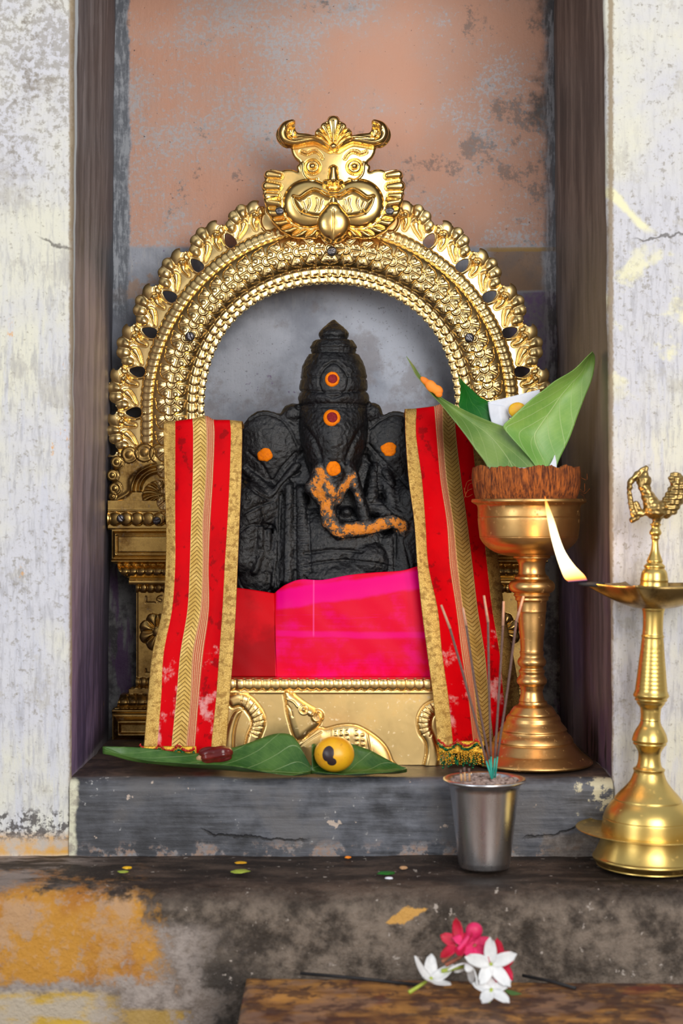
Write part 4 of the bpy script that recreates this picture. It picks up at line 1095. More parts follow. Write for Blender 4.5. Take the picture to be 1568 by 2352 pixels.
RR = [(940, [930, 956, 995, 1015, 1042, 1077, 1106]), (1000, [931, 955, 1000, 1016, 1046, 1082, 1108]), (1100, [938, 968, 1009, 1024, 1058, 1092, 1120]), (1200, [951, 976, 1024, 1039, 1072, 1106, 1132]),
      (1300, [958, 983, 1031, 1049, 1084, 1117, 1145]), (1400, [968, 1004, 1046, 1062, 1096, 1129, 1157]), (1500, [981, 1014, 1058, 1079, 1112, 1146, 1176]), (1600, [994, 1028, 1073, 1090, 1121, 1155, 1192]),
      (1700, [1004, 1038, 1084, 1099, 1132, 1166, 1198]), (1712, [1006, 1040, 1086, 1101, 1134, 1168, 1199])]
RU = [0, .16, .375, .46, .64, .825, 1]
M['shawl_l'] = mat_shawl('red and gold shawl cloth', [(0, .15, 'gold'), (.375, .545, 'chev'), (.545, .64, 'thread'), (.845, 1, 'gold')], False)
M['shawl_r'] = mat_shawl('red and gold right shawl cloth', [(0, .16, 'gold'), (.375, .46, 'thread'), (.46, .64, 'chev'), (.825, 1, 'gold')], True)  # same colours as the left cloth, chevrons turned over
def Yl(y, u): return np.interp(y, [960, 1100, 1350, 1560, 1745], [.170, .152, .126, .094, .080])
def Yr(y, u): return np.interp(y, [940, 1100, 1350, 1560, 1712], [.170, .152, .124, .088, .076])+.105*u**1.5+.10*u*u*np.clip((y-1500)/200, 0, 1)
sl = shawl('left_shawl', LR, Yl, M['shawl_l'], LU, '', '', lambda u, v, L: -.0045*np.sin(u*PI)+.0035*np.sin(u*7.5+1+v*4)*(v/L)+.002*np.sin(u*14+v*9))
sr = shawl('right_shawl', RR, Yr, M['shawl_r'], RU, '', '', lambda u, v, L: -.0045*np.sin(u*PI)+.004*np.sin(u*8+2+v*3)*(v/L)+.002*np.sin(u*15-v*8))
for o, l in ((sl, 'red shawl with gold borders hanging beside the visible brass pillar, above the dark date'), (sr, 'red shawl with gold borders hanging behind the coconut lamp and incense sticks')):
    o.name = 'shawl'; tag(o, l, 'shawl', 'red and gold shawls over the shoulders')
# fold of dark cloth behind the right shawl
def fringe(par, y0, rows_x, Yp, n=46, seed=1, k=1.):
    """tinsel trim: embroidered strip, gold threads and green sequin tassels"""
    rnd = random.Random(seed); x0, x1 = rows_x; w = x1-x0
    c1 = [P(x, y0-4, Yp-.002) for x in (x0, (x0+x1)/2, x1)]; c2 = [P(x+2, y0+24*k, Yp-.006) for x in (x0, (x0+x1)/2, x1)]
    loft('trim_band', [c1, c2], 40, 8, M['threadgold'], par, thick=.002)
    for kname, mat, cnt, y_a, y_b, r in (('gold_tassel', M['threadgold'], n, 18, 46, .0011), ('green_tassel', M['threadgreen'], n//3, 26, 54, .0014)):
        bm = bmesh.new()
        for i in range(cnt):
            x = x0+w*(i+rnd.random())/cnt; a = P(x, y0+(y_a+rnd.uniform(-6, 6))*k, Yp-.006); b = P(x+rnd.uniform(-7, 7), y0+(y_b+rnd.uniform(-8, 5))*k, Yp-.009-rnd.random()*.008)
            d = b-a; q = d.to_track_quat('Z', 'Y').to_matrix()
            for t in np.linspace(0, 1, 7):
                g = bmesh.ops.create_icosphere(bm, subdivisions=1, radius=r*rnd.uniform(.7, 1.5)); off = a+d*t+Vector((rnd.uniform(-1, 1), rnd.uniform(-1, 1), 0))*.0011
                for v in g['verts']: v.co = v.co+off
        me = bpy.data.meshes.new(kname); bm.to_mesh(me); bm.free(); link(kname, me, mat, par)
    bm = bmesh.new(); bm2 = bmesh.new()
    for i in range(int(w/3)):
        x = x0+3*i; f = abs(math.sin(i*3*PI/44.)); p = P(x, y0+2+f*14, Yp-.0085)
        for (bb, q, rr) in ((bm, p, .0014), (bm2, p+Vector((0, -.001, .006)), .0013)):
            g = bmesh.ops.create_icosphere(bb, subdivisions=1, radius=rr*rnd.uniform(.8, 1.6))
            for v in g['verts']: v.co = v.co+q+Vector((rnd.uniform(-1, 1), 0, rnd.uniform(-1, 1)))*.0012
    me = bpy.data.meshes.new('green_sequins'); bm.to_mesh(me); bm.free(); link('green_sequins', me, M['threadgreen'], par)
    me = bpy.data.meshes.new('red_flowers'); bm2.to_mesh(me); bm2.free(); link('red_flowers', me, M['threadred'], par)
fringe(sr, 1706, (1006, 1110), .084, 60, 4)
fringe(sl, 1718, (322, 450), .072, 50, 9, .62)
# pink silk over the idol's lap
top = [(520, 1348), (560, 1352), (600, 1358), (630, 1363)]
tm = [(628, 1365), (640, 1354), (658, 1342), (690, 1331), (740, 1332), (800, 1321), (860, 1315), (920, 1311), (958, 1301), (984, 1297)]
def silk_curves(tops, x_shift, ybot, Y0, bulge, n=6):
    ybot -= 2.5
    out = []
    for f in np.linspace(0, 1, n):
        row = []
        for i, (x, y) in enumerate(tops):
            xb = x+x_shift(x); yy = y+(ybot-y)*f; xx = x+(xb-x)*f
            Yv = Y0(x)*(1-f)+.128*f-bulge*math.sin(f*PI)*.8
            row.append(P(xx, yy, Yv))
        out.append(row)
    return out
def silk_shape(G, UV):
    for i in range(G.shape[0]):
        for j in range(G.shape[1]):
            q = Vector(G[i, j]); u = UV[i, j, 0]
            G[i, j, 1] += (mnoise.noise(Vector((q.x*7, 1, q.z*20)))*.004+mnoise.noise(Vector((q.x*30+q.z*30, 2, q.z*9)))*.0010)*math.sin(min(1, u*5)*PI/2)
    return G
wrap = empty('lap_cloth', P(770, 1557, .13)); tag(wrap, 'bright pink silk cloth wrapped over the idol\'s lap, above the embossed pedestal', 'cloth')
loft('side_panel', silk_curves(top, lambda x: -8 if x < 620 else 6, 1557, lambda x: .158, .004), 30, 60, M['silk'], wrap, thick=.001, shape=silk_shape)
loft('front_panel', silk_curves(tm, lambda x: 8+(x-632)*.07, 1558, lambda x: .150+.012*max(0, (x-900)/84)**2+.010*max(0, (670-x)/42), .008), 90, 90, M['silk'], wrap, thick=.001, shape=silk_shape)
# ------------------------------------------------------------------ brass stand with the coconut
YC = .118; sC = S(YC); XC = P(1221, 0, YC).x
stand = empty('brass_stand', (XC, YC, ZS)); tag(stand, 'tall turned brass stand with a wide cup, holding the coconut half and leaves', 'stand')
def turned(name, rows, px, Y, mat, par, seg=96, n=None, tilt=0., pivot=None, sm_=True):
    """rows (py, half width px) from top to bottom, turned round px on plane Y"""
    s = S(Y); rows = [(y if y < 1610 else 1610+(y-1610)*.866, h) for y, h in rows]; r = spline(rows, n or len(rows)*5) if sm_ else np.array(rows, float)
    prof = [(max(h, .01)*s, ZC+(1176-y)*s) for y, h in r]
    return lathe(name, prof, mat, par, seg, (P(px, 0, Y).x, Y, 0) if not tilt else (0, 0, 0), 0)
turned('cup', [(1166, 112), (1150, 118), (1146, 128), (1148, 131), (1153, 131), (1157, 125), (1161, 119), (1170, 117), (1185, 117), (1188, 116), (1192, 117), (1210, 115.5), (1230, 113), (1232, 112), (1234, 112.5), (1246, 106), (1258, 94), (1268, 78), (1274, 60), (1277, 46)], 1214, YC, M['brass'], stand)
turned('stem', [(1277, 42), (1281, 43), (1284, 38), (1292, 32), (1306, 30), (1318, 32), (1324, 38), (1327, 39), (1330, 40), (1336, 49), (1346, 53), (1356, 50), (1362, 42), (1364, 40), (1367, 42), (1372, 38), (1378, 38), (1382, 34), (1400, 33), (1404, 34), (1408, 32), (1440, 30), (1470, 27), (1493, 26), (1497, 28), (1502, 27), (1508, 27), (1514, 31), (1520, 33), (1527, 31), (1533, 26), (1537, 27), (1541, 30), (1548, 28), (1552, 29), (1560, 34), (1568, 34), (1574, 29), (1580, 27), (1588, 25), (1600, 27), (1610, 30)], 1221, YC, M['brass'], stand)
turned('foot', [(1610, 31), (1618, 34), (1623, 42), (1628, 46), (1640, 53), (1644, 54), (1647, 58), (1655, 62), (1662, 63), (1668, 66), (1676, 72), (1684, 77), (1688, 76), (1694, 79), (1704, 88), (1714, 92), (1718, 91), (1722, 95), (1736, 105), (1744, 111), (1748, 116), (1758, 127), (1765, 134), (1769, 136), (1772, 135), (1774.5, 132)], 1224, YC, M['brass'], stand)
# the coconut half
coco = empty('coconut_half', P(1208, 1150, YC)); tag(coco, 'rough brown fibrous coconut half sitting in the cup of the brass stand', 'coconut')
def husk_mesh():
    s = S(YC); seg = 160; rows = []
    for f in np.linspace(0, 1, 30):
        y = 1075+f*82; r = 122+3*math.sin(f*PI)-12*f*f
        row = []
        for j in range(seg):
            a = 2*PI*j/seg; v = Vector((math.cos(a)*3, math.sin(a)*3, y*.02))
            rr = r+mnoise.noise(Vector((v.x*9, v.y*9, y*.012)))*3.2+mnoise.noise(Vector((v.x*3, v.y*3, y*.03)))*2.2
            top = (1-f)**3*(6*mnoise.noise(Vector((v.x*1.3, v.y*1.3, 5)))+5*mnoise.noise(Vector((v.x*7, v.y*7, 2))))
            row.append([P(1208, 0, YC).x+rr*s*math.cos(a), YC+rr*s*math.sin(a), ZC+(1176-y-top)*s])
        rows.append(row)
    t = [[[P(1208, 0, YC).x+((p[0]-P(1208, 0, YC).x)*k), YC+(p[1]-YC)*k, p[2]-dz] for p in rows[0]] for k, dz in ((.90, .001), (.87, .012), (.6, .02), (.001, .022))]
    b = [[[P(1208, 0, YC).x, YC, rows[-1][0][2]]]*seg]
    return np.array(t[::-1]+rows+b)
link('husk', gridmesh('husk', husk_mesh(), closed=True), M['husk'], coco)
rim = turned('white_flesh_rim', [(1085, 60), (1080, 96), (1077, 108), (1079, 111), (1092, 108)], 1208, YC, M['white'], coco); tag(rim, 'white inner rim')
rnd = random.Random(5)
for i in range(16):
    a = rnd.uniform(-PI, .0) if i > 8 else rnd.choice((0., PI))+rnd.uniform(-.3, .1); s = S(YC); c = Vector((P(1208, 0, YC).x+math.cos(a)*.083, YC+math.sin(a)*.083*.98, ZC+(1176-rnd.uniform(1085, 1148))*s))
    o = Vector((math.cos(a), math.sin(a), 0)); pts = [c-o*.003, c+o*rnd.uniform(.003, .007)+Vector((0, 0, -.004)), c+o*rnd.uniform(.004, .012)+Vector((0, 0, rnd.uniform(-.016, .012)))]
    tube('husk_fibre', spline([list(p) for p in pts], 8), .00035, M['husk'], coco, 5)
# betel leaves standing in it
def leafobj(name, L, R, mat, label, cat, bend=.0, Ym=None, group=None, flip=False):
    cl = [P(*p) for p in L]; cr = [P(*p) for p in R]
    n = 60; a = spline([list(p) for p in cl], n); b = spline([list(p) for p in cr], n); m = (a+b)/2; m[:, 1] += bend*np.sin(np.linspace(0, 1, n)*PI)
    def shp(G, UV):
        for i in range(G.shape[0]):
            for j in range(G.shape[1]):
                q = Vector(G[i, j]); G[i, j, 1] += mnoise.noise(q*28)*.002
        return G
    o = loft(name, [a, m, b], n, 28, mat, None, vlen=1, thick=.0008, shape=shp)
    return tag(o, label, cat, group)
c1 = lambda pts, Y0, Y1: [(900+x/3.015, 780+y/3.015, Y0+(Y1-Y0)*i/(len(pts)-1)) for i, (x, y) in enumerate(pts)]
leafobj('betel_leaf', c1([(1386, 84), (1340, 128), (1285, 185), (1230, 228), (1130, 285), (1060, 340), (980, 400), (900, 470), (820, 545), (770, 598), (800, 650), (880, 740), (960, 830), (1010, 905)], .066, .075), c1([(1386, 84), (1402, 110), (1404, 160), (1390, 250), (1368, 320), (1340, 385), (1290, 515), (1260, 600), (1230, 680), (1200, 745), (1170, 805), (1150, 850), (1135, 890)], .088, .080), M['leaf'], 'large pale green betel leaf rising to the right from the coconut half', 'leaf', .012)
leafobj('betel_leaf', c1([(100, 116), (135, 185), (165, 245), (210, 300), (270, 375), (340, 450), (400, 525), (460, 600), (520, 680), (580, 765), (630, 830), (660, 880), (685, 930)], .104, .080), c1([(100, 116), (150, 180), (200, 255), (270, 335), (350, 405), (450, 462), (570, 520), (700, 575), (800, 612), (870, 660), (930, 740), (980, 820), (1020, 915)], .128, .076), M['leafdim'], 'olive green betel leaf pointing up left from the coconut half', 'leaf', .010)
leafobj('small_leaf', c1([(458, 250), (472, 300), (476, 350), (470, 400), (465, 465), (520, 540), (560, 620), (600, 760)], .150, .10), c1([(458, 250), (500, 300), (550, 345), (600, 392), (650, 420), (685, 440), (720, 560), (740, 760)], .165, .11), M['leafdark'], 'dark green leaf standing behind the folded white paper in the coconut half', 'leaf', .004)
pap = empty('folded_paper', P(1150, 930, .105)); tag(pap, 'folded strip of white paper standing between the leaves in the coconut half', 'paper')
loft('paper_back', [c2 for c2 in ([P(*p) for p in c1([(662, 432), (760, 410), (900, 375), (1022, 345)], .115, .105)], [P(*p) for p in c1([(745, 560), (830, 540), (930, 500), (1030, 440)], .115, .105)])], 24, 8, M['paper'], pap, thick=.0006)
loft('paper_fold', [[P(*p) for p in c1([(664, 440), (675, 520), (690, 580), (700, 640)], .116, .104)], [P(*p) for p in c1([(745, 455), (752, 530), (765, 600), (770, 650)], .108, .100)], [P(*p) for p in c1([(815, 462), (815, 530), (800, 600), (790, 650)], .116, .104)]], 24, 16, M['paper'], pap, thick=.0006, smoothu=False)
o = loft('white_paper_tip', [[P(*p) for p in c1([(1125, 800), (1108, 840), (1085, 878)], .072, .072)], [P(*p) for p in c1([(1128, 800), (1138, 850), (1140, 890)], .072, .072)]], 10, 6, M['paper'], None, thick=.0006); tag(o, 'small pointed white paper tip at the foot of the large betel leaf', 'paper')
pb = blob_mesh('yellow_petal', [('e', P(1188, 942, .098), (.014, .004, .012))], .0015, 2); tag(link('yellow_petal', pb, M['yellow']), 'yellow petal tucked beside the white paper in the coconut half', 'petal')
pb = blob_mesh('orange_petal', [('e', P(977, 876, .098), (.010, .003, .005), .7), ('e', P(990, 887, .096), (.011, .004, .008), .8), ('e', P(1004, 896, .096), (.009, .004, .0075), .5), ('e', P(1007, 905, .096), (.006, .003, .005), .5)], .0011, 2); tag(link('orange_petal', pb, M['orange']), 'ragged orange marigold petal stuck on the edge of the olive betel leaf', 'petal')
# ------------------------------------------------------------------ five spouted oil lamp
YL = -.072; sL = S(YL); TL = math.radians(1.55)
lampx = P(1484, 0, YL).x; lamp = empty('oil_lamp', (lampx, YL, ZL)); tag(lamp, 'yellow brass oil lamp with a bird finial, at the right on the ledge', 'oil lamp')
def lturn(name, rows, mat=None, par=lamp, n=None):
    """rows: (crop y, half width in crop px) measured on the 2.305x crop"""
    r = spline(rows, n or len(rows)*5); s = sL; zb = 1040+2260/2.305
    prof = [(max(h, .01)/2.305*s, (zb-(1040+y/2.305))*s*.957) for y, h in r]
    return lathe(name, prof, mat or M['brasslamp'], par, 96, (lampx, YL, ZL+.0012), TL)
def laxis(cy):  # point of the tilted axis at crop y
    zb = 1040+2260/2.305; h = (zb-(1040+cy/2.305))*sL*.957
    return Vector((lampx+h*math.sin(TL), YL, ZL+.0012+h*math.cos(TL)))
lturn('upper_stem', [(362, 20), (368, 30), (378, 24), (388, 22), (398, 26), (412, 32), (424, 30), (434, 22), (446, 24), (456, 18), (480, 18), (520, 24), (556, 37), (572, 43), (580, 40), (588, 46), (596, 54), (604, 56), (612, 52), (622, 60), (640, 68), (668, 72), (676, 74), (690, 73), (715, 76), (722, 76)])
lturn('stem', [(820, 62), (842, 60), (850, 57), (880, 54), (930, 53), (975, 55), (985, 59), (992, 60), (1000, 57), (1040, 61)]+[(1060+i*22+j*11, 62+i*2.2+(1.8 if j else 0)) for i in range(11) for j in (0, 1)]+[(1302, 90), (1312, 94), (1322, 92), (1332, 84), (1340, 86), (1350, 76), (1362, 72), (1385, 56), (1410, 53), (1440, 52), (1450, 54), (1456, 52), (1480, 60), (1500, 72), (1530, 86), (1555, 92), (1566, 93), (1576, 86), (1584, 88), (1596, 78), (1625, 62), (1650, 58), (1680, 60), (1705, 66), (1720, 78)])
lturn('bell_base', [(1716, 78), (1722, 84), (1730, 82), (1736, 80), (1750, 82), (1790, 98), (1830, 128), (1860, 155), (1885, 175), (1893, 178), (1899, 180), (1930, 205), (1960, 222), (1990, 232), (1996, 232), (2002, 235), (2050, 240), (2082, 242), (2092, 236)])
lturn('drip_saucer', [(2072, 200), (2068, 330), (2060, 365), (2056, 372), (2062, 374), (2072, 340), (2092, 250), (2098, 236)])
lturn('foot', [(2090, 234), (2100, 236), (2130, 246), (2170, 262), (2200, 276), (2210, 283), (2220, 284), (2236, 272), (2250, 262), (2259, 258), (2260, 200)])
# bowl with five pinched spouts
def bowl_mesh():
    c = laxis(742); seg = 200; rows = []
    def R(a, f):
        k = 0
        for j in range(5):
            a0 = PI-.12+j*2*PI/5; d = (a-a0+PI) % (2*PI)-PI
            k = max(k, math.exp(-(abs(d)/.17)**1.25))
        return k
    for f in list(np.linspace(0, 1, 16)):
        row = []
        for j in range(seg):
            a = 2*PI*j/seg; k = R(a, f)
            r = (f**.62)*(112+ (54*k)*f**2)
            z = -54*(1-f**2.2)+ 5*k*f
            row.append([c.x+r*sL*math.cos(a), c.y+r*sL*math.sin(a), c.z+z*sL+.0095])
        rows.append(row)
    inner = []
    for f in list(np.linspace(1, 0, 12)):
        row = []
        for j in range(seg):
            a = 2*PI*j/seg; k = R(a, f); r = (f**.7)*(106+(52*k)*f**2); z = -46*(1-f**2.0)+5*k*f+1.0
            row.append([c.x+r*sL*math.cos(a), c.y+r*sL*math.sin(a), c.z+z*sL+.0095])
        inner.append(row)
    return np.array(rows+inner)
link('spouted_bowl', gridmesh('spouted_bowl', bowl_mesh(), closed=True), M['brassdark'], lamp)
# bird finial
def Q(cx_, cy_, d=0.): return Vector(((1220+cx_/2.305-784)*sL, YL-d*sL, ZC+(1176-(1040+cy_/2.305))*sL))
def qc(a, b, ra, rb, d0=0, d1=0): return ('c', Q(a[0], a[1], d0), Q(b[0], b[1], d1), (ra*1.12+2)/2.305*sL, (rb*1.12+2)/2.305*sL)
bird = [qc((612, 75), (600, 120), 5, 18), qc((600, 120), (590, 165), 18, 26), qc((590, 165), (612, 220), 26, 26), qc((612, 220), (640, 285), 27, 40), qc((640, 285), (665, 325), 40, 24), qc((665, 325), (662, 362), 22, 20),
        qc((608, 72), (560, 112), 6, 12), qc((560, 112), (522, 158), 12, 13), qc((522, 158), (518, 210), 12, 9), qc((518, 210), (526, 265), 10, 11), qc((526, 265), (545, 330), 12, 16), qc((545, 330), (600, 322), 12, 12), qc((535, 355), (560, 345), 14, 10), qc((600, 322), (650, 320), 12, 18), qc((568, 155), (590, 165), 10, 14), qc((555, 265), (580, 320), 10, 12),
        qc((650, 290), (715, 315), 34, 28), qc((715, 315), (745, 250), 28, 28), qc((745, 250), (770, 150), 28, 24), qc((745, 300), (790, 225), 26, 24), qc((770, 250), (795, 160), 24, 20), qc((715, 300), (725, 230), 20, 12), qc((705, 260), (735, 190), 12, 10),
        ('e', Q(660, 300), (.017, .014, .014)), ('e', Q(597, 150), (.010, .009, .011))]
for i in range(6):
    a = 1.95-i*.28; bird.append(qc((745+20*math.cos(a), 160-20*math.sin(a)), (762+48*math.cos(a), 170-56*math.sin(a)), 12, 9))
bm_me = blob_mesh('bird_finial', bird, .0011, 2); c_ = getco(bm_me); n_ = getno(bm_me)
for i in range(len(c_)):
    v = Vector(c_[i]); c_[i] += n_[i]*(mnoise.noise(v*190)*.0011+.0007*math.sin(v.z*900)*(1 if v.x > Q(690, 0).x else .3))
setco(bm_me, c_); link('bird_finial', bm_me, M['brassdark'], lamp)
# wick and flame
tip = P(1338, 1347, YL)
tube('wick', [tip+Vector((.030, 0, .002)), tip+Vector((.012, 0, .003)), tip+Vector((0, -.0, .0035)), tip+Vector((-.006, 0, .004))], [.0035, .0035, .003, .002], M['black'], lamp)
FL = [(1055, 1080), (1062, 1160), (1078, 1260), (1102, 1380), (1136, 1500), (1166, 1590), (1192, 1650), (1222, 1678)]
FR = [(1058, 1080), (1088, 1160), (1126, 1260), (1160, 1370), (1200, 1470), (1262, 1560), (1330, 1630), (1352, 1668)]
fl = spline(FL, 40); fr = spline(FR, 40); rows = []; att = []
for i in range(40):
    cxp = (fl[i, 0]+fr[i, 0])/2; cyp = (fl[i, 1]+fr[i, 1])/2; ax = np.array(fr[i]-fl[i])/2; w = max(np.hypot(*ax), .3)
    row = []
    for a in np.linspace(0, 2*PI, 24, endpoint=False):
        x_ = cxp+ax[0]*math.cos(a); y_ = cyp+ax[1]*math.cos(a); row.append(list(P(900+x_/3.015, 780+y_/3.015, YL-.55*w/3.015*sL*math.sin(a))))
        att.append(1-i/39)
    rows.append(row)
rows = [[rows[0][0]]*24]+rows+[[list(np.mean(rows[-1], 0))]*24]; att = [1]*24+att+[0]*24
fm = gridmesh('flame', np.array(rows), closed=True); fa = fm.attributes.new('heat_t', 'FLOAT', 'POINT'); fa.data.foreach_set('value', np.array(att, np.float32))
flo = link('flame', fm, M['flame']); tag(flo, 'tall bright flame at the left spout of the oil lamp', 'flame')
pl = bpy.data.lights.new('flame_light', 'POINT'); pl.energy = .35; pl.color = (1, .55, .2); pl.shadow_soft_size = .015
plo = bpy.data.objects.new('flame_light', pl); COL.objects.link(plo); plo.location = P(1288, 1290, YL-.02)
# ------------------------------------------------------------------ steel tumbler of incense
YT = -.076; sT = S(YT); cupx = P(1112, 0, YT).x
cup = empty('steel_tumbler', (cupx, YT, ZL)); tag(cup, 'small brushed steel tumbler filled with ash and incense sticks, on the ledge', 'tumbler')
zt = lambda y: ZL+.0012+(2002.5-y)*sT*.93
pr = [(0.5, 1796), (74, 1796), (80, 1794), (78, 1787), (90, 1783), (94, 1784), (95, 1787), (94, 1790), (90, 1793), (86, 1796), (82, 1800), (79, 1812), (60, 1985), (59.5, 1990), (58, 1994), (57.5, 1998), (56, 2001.5), (50, 2002.5), (.5, 2002.5)]
cb = lathe('tumbler_wall', [(r*sT, zt(y)) for r, y in pr], M['steel'], cup, 96, (cupx, YT, 0))
zoff = 0
bm = bmesh.new(); rnd = random.Random(11)
for i in range(170):
    a, r = rnd.uniform(0, 2*PI), 76*math.sqrt(rnd.random()); g = bmesh.ops.create_icosphere(bm, subdivisions=1, radius=1)
    c = Vector((cupx+r*sT*math.cos(a), YT+r*sT*math.sin(a), zt(1793)+zoff+rnd.random()*.003)); R = Matrix.Rotation(rnd.uniform(0, PI), 3, 'Z'); k = rnd.uniform(.8, 1.5)
    for v in g['verts']: v.co = c+R @ Vector((v.co.x*.006*k, v.co.y*.0025*k, v.co.z*.0022))
mee = bpy.data.meshes.new('ash'); bm.to_mesh(mee); bm.free(); tag(link('ash', mee, M['ash']), 'pinkish grey ash and stub litter filling the steel tumbler', 'ash', kind='stuff')
def stick(pts, Y0, Y1, label, g0=1470):
    q = [(900+x/3.015, 1250+y/3.015) for x, y in pts]; ys = [p[1] for p in q]
    P3 = [P(x, y, Y0+(Y1-Y0)*(y-ys[0])/(ys[-1]-ys[0])) for x, y in q]
    root = empty('incense_stick', P3[-1]); tag(root, label, 'incense stick', 'incense sticks in the steel tumbler')
    r = .0017
    tube('ash_tip', [P3[0], P3[1]], [r*.9, r*1.15], M['ashtip'], root, 10)
    m = spline([list(p) for p in P3[1:-1]], 14)
    tube('coated_shaft', m, r, M['stick'], root, 10)
    tube('green_end', [Vector(m[-1]), P3[-1]], r*.75, M['green'], root, 10)
for si, a in enumerate((([(340, 420), (402, 585), (520, 1000), (652, 1500), (690, 1625)], 'incense stick leaning farthest left in the steel tumbler'),
          ([(492, 440), (514, 565), (580, 1000), (672, 1490), (695, 1625)], 'faint incense stick in front of the gold chevron stripe'),
          ([(636, 355), (665, 540), (672, 1000), (685, 1470), (692, 1625)], 'upright incense stick with the tallest pale tip, in the middle of the tumbler'),
          ([(772, 395), (768, 565), (742, 1000), (712, 1480), (698, 1625)], 'upright incense stick just right of the middle one in the tumbler'),
          ([(910, 360), (860, 535), (800, 1000), (730, 1470), (712, 1625)], 'incense stick leaning farthest right, over the brass stand'))):
    stick(a[0], -.060+(.016 if a[0][0][0] == 492 else 0), -.084+.005*si, a[1])
for i, (x, y) in enumerate([(475, 1560), (500, 1545), (532, 1552)]):
    a = P(900+x/3.015, 1250+y/3.015, -.10); b = P(900+(x+6)/3.015, 1250+1640/3.015, -.10)
    st_ = empty('burnt_stub', b); tag(st_, ['burnt incense stub, leftmost of three in the tumbler', 'burnt incense stub, middle of three in the tumbler', 'burnt incense stub, rightmost of three in the tumbler'][i], 'incense stub', 'burnt stubs in the steel tumbler')
    tube('charred_end', [a, a+(b-a)*.35], .0016, M['stick'], st_, 8); tube('bare_stick', [a+(b-a)*.35, b], .0015, M['bamboo'], st_, 8)
# ------------------------------------------------------------------ leaves and fruit on the sill
z0 = ZS
def sill_leaf(name, midline, width, z_fn, label, mat, cup_=.010):
    """midline: world xy points; width in m along it; z_fn(t,u) height over the sill"""
    n, c = 70, 26; m = spline([list(p) for p in midline], n); G = np.zeros((n, c, 3)); UV = np.zeros((n, c, 2))
    for i in range(n):
        t = i/(n-1); T = m[min(i+1, n-1)]-m[max(i-1, 0)]; N = np.array([-T[1], T[0]]); N = N/(np.linalg.norm(N)+1e-9); w = width(t)
        for j in range(c):
            u = j/(c-1); s_ = (u-.5)*2
            G[i, j] = [m[i][0]+N[0]*w*s_, m[i][1]+N[1]*w*s_, z0+z_fn(t, s_)+.0015*mnoise.noise(Vector((t*6, u*4, 2)))]
            UV[i, j] = [u, t]
    me = gridmesh(name, G, UV); o = link(name, me, mat); mo = o.modifiers.new('thickness', 'SOLIDIFY'); mo.thickness = .0009; mo.offset = 0
    return tag(o, label, 'leaf')
def leafw(W, tipw=.0): return lambda t: W*(math.sin(min(1, t*1.12)**.75*PI)**.8 if t < .93 else max(0, math.sin(min(1, t*1.12)**.75*PI))**.8)+.0006
def wl(t): return .040*np.interp(t, [0, .1, .25, .45, .7, .88, .97, 1], [.02, .12, .35, .72, 1, .82, .35, .06])
def wr(t): return .036*np.interp(t, [0, .06, .2, .4, .65, .85, .95, 1], [.08, .4, .75, .95, 1, .8, .5, .1])
X = lambda px, Y: P(px, 0, Y).x
sill_leaf('betel_leaf', [(X(235, .04), .045), (X(330, .04), .03), (X(440, .03), .022), (X(560, .02), .020), (X(650, .02), .018), (X(716, .02), .016)], wl,
    lambda t, s: .004+.024*(1-t)**2.2+.010*(s*s)*(1-t*.4)+.036*max(0, s)**1.1*float(sm(t, .34, .80))*float(sm(t, 1.02, .82))+.008*max(0, s)*math.sin(t*PI)+.004*math.sin(t*9)*s, 'long waxy betel leaf lying on the sill under the dark date', M['leafsill'])
sill_leaf('betel_leaf', [(X(716, .02), .012), (X(760, .02), .010), (X(800, .02), .010), (X(860, .03), .018), (X(932, .04), .028)], wr,
    lambda t, s: .004+.036*max(0, s)**2.6*math.sin(min(1, t*.9+.12)*PI)+.006*s*s+.022*math.exp(-(t/.10)**2)*max(0, s), 'broad waxy betel leaf lying on the sill under the yellow fruit', M['leafsill'])
# yellow fruit with dark bruises
def fruit():
    bm = bmesh.new(); bmesh.ops.create_icosphere(bm, subdivisions=5, radius=1); c = P(768, 1732, .006)
    R = 46*S(.012)
    for v in bm.verts:
        q = v.co.copy(); f = 1+.03*mnoise.noise(q*1.5); v.co = c+Vector((q.x*R*1.0, q.y*R*.92, q.z*R*.88))*f
    me = bpy.data.meshes.new('yellow_fruit'); bm.to_mesh(me); bm.free()
    co = getco(me); k = F/(D+.012); x = co[:, 0]*k+784; y = 1176-(co[:, 2]-ZC)*k; fr = co[:, 1] < .02
    d = np.minimum(sd_ell(x, y, 754, 1724, 13, 18, .3), sd_ell(x, y, 762, 1742, 11, 10)); a = me.attributes.new('spot', 'FLOAT', 'POINT')
    a.data.foreach_set('value', (sm(-d, -5, 5)*fr).astype(np.float32)); return me
fo = link('yellow_fruit', fruit(), M['fruit']); tag(fo, 'round yellow fruit with dark brown bruises, resting on the broad betel leaf', 'fruit')
# dark date
dm = blob_mesh('date', [('c', P(478, 1737, .040), P(510, 1731, .040), .0118, .0118), ('e', P(494, 1734, .040), (.025, .0118, .0118), .2), ('e', P(520, 1728, .040), (.010, .008, .008))], .0013, 3)
c_ = getco(dm); n_ = getno(dm); c0 = P(494, 1737, .040)
for i in range(len(c_)):
    v = Vector(c_[i])-c0; a = math.atan2(v.z, v.y); c_[i] -= n_[i]*.0009*abs(math.sin(a*4+v.x*60))**3
setco(dm, c_); dt = empty('date_fruit', c0+Vector((0, 0, -.012))); tag(dt, 'shiny dark red dried date lying on the long betel leaf', 'date')
link('date_flesh', dm, M['date'], dt)
tube('stem_cap', [P(452, 1744, .04), P(458, 1741, .04), P(463, 1740, .04)], [.003, .0045, .0055], M['bamboo'], dt, 12)
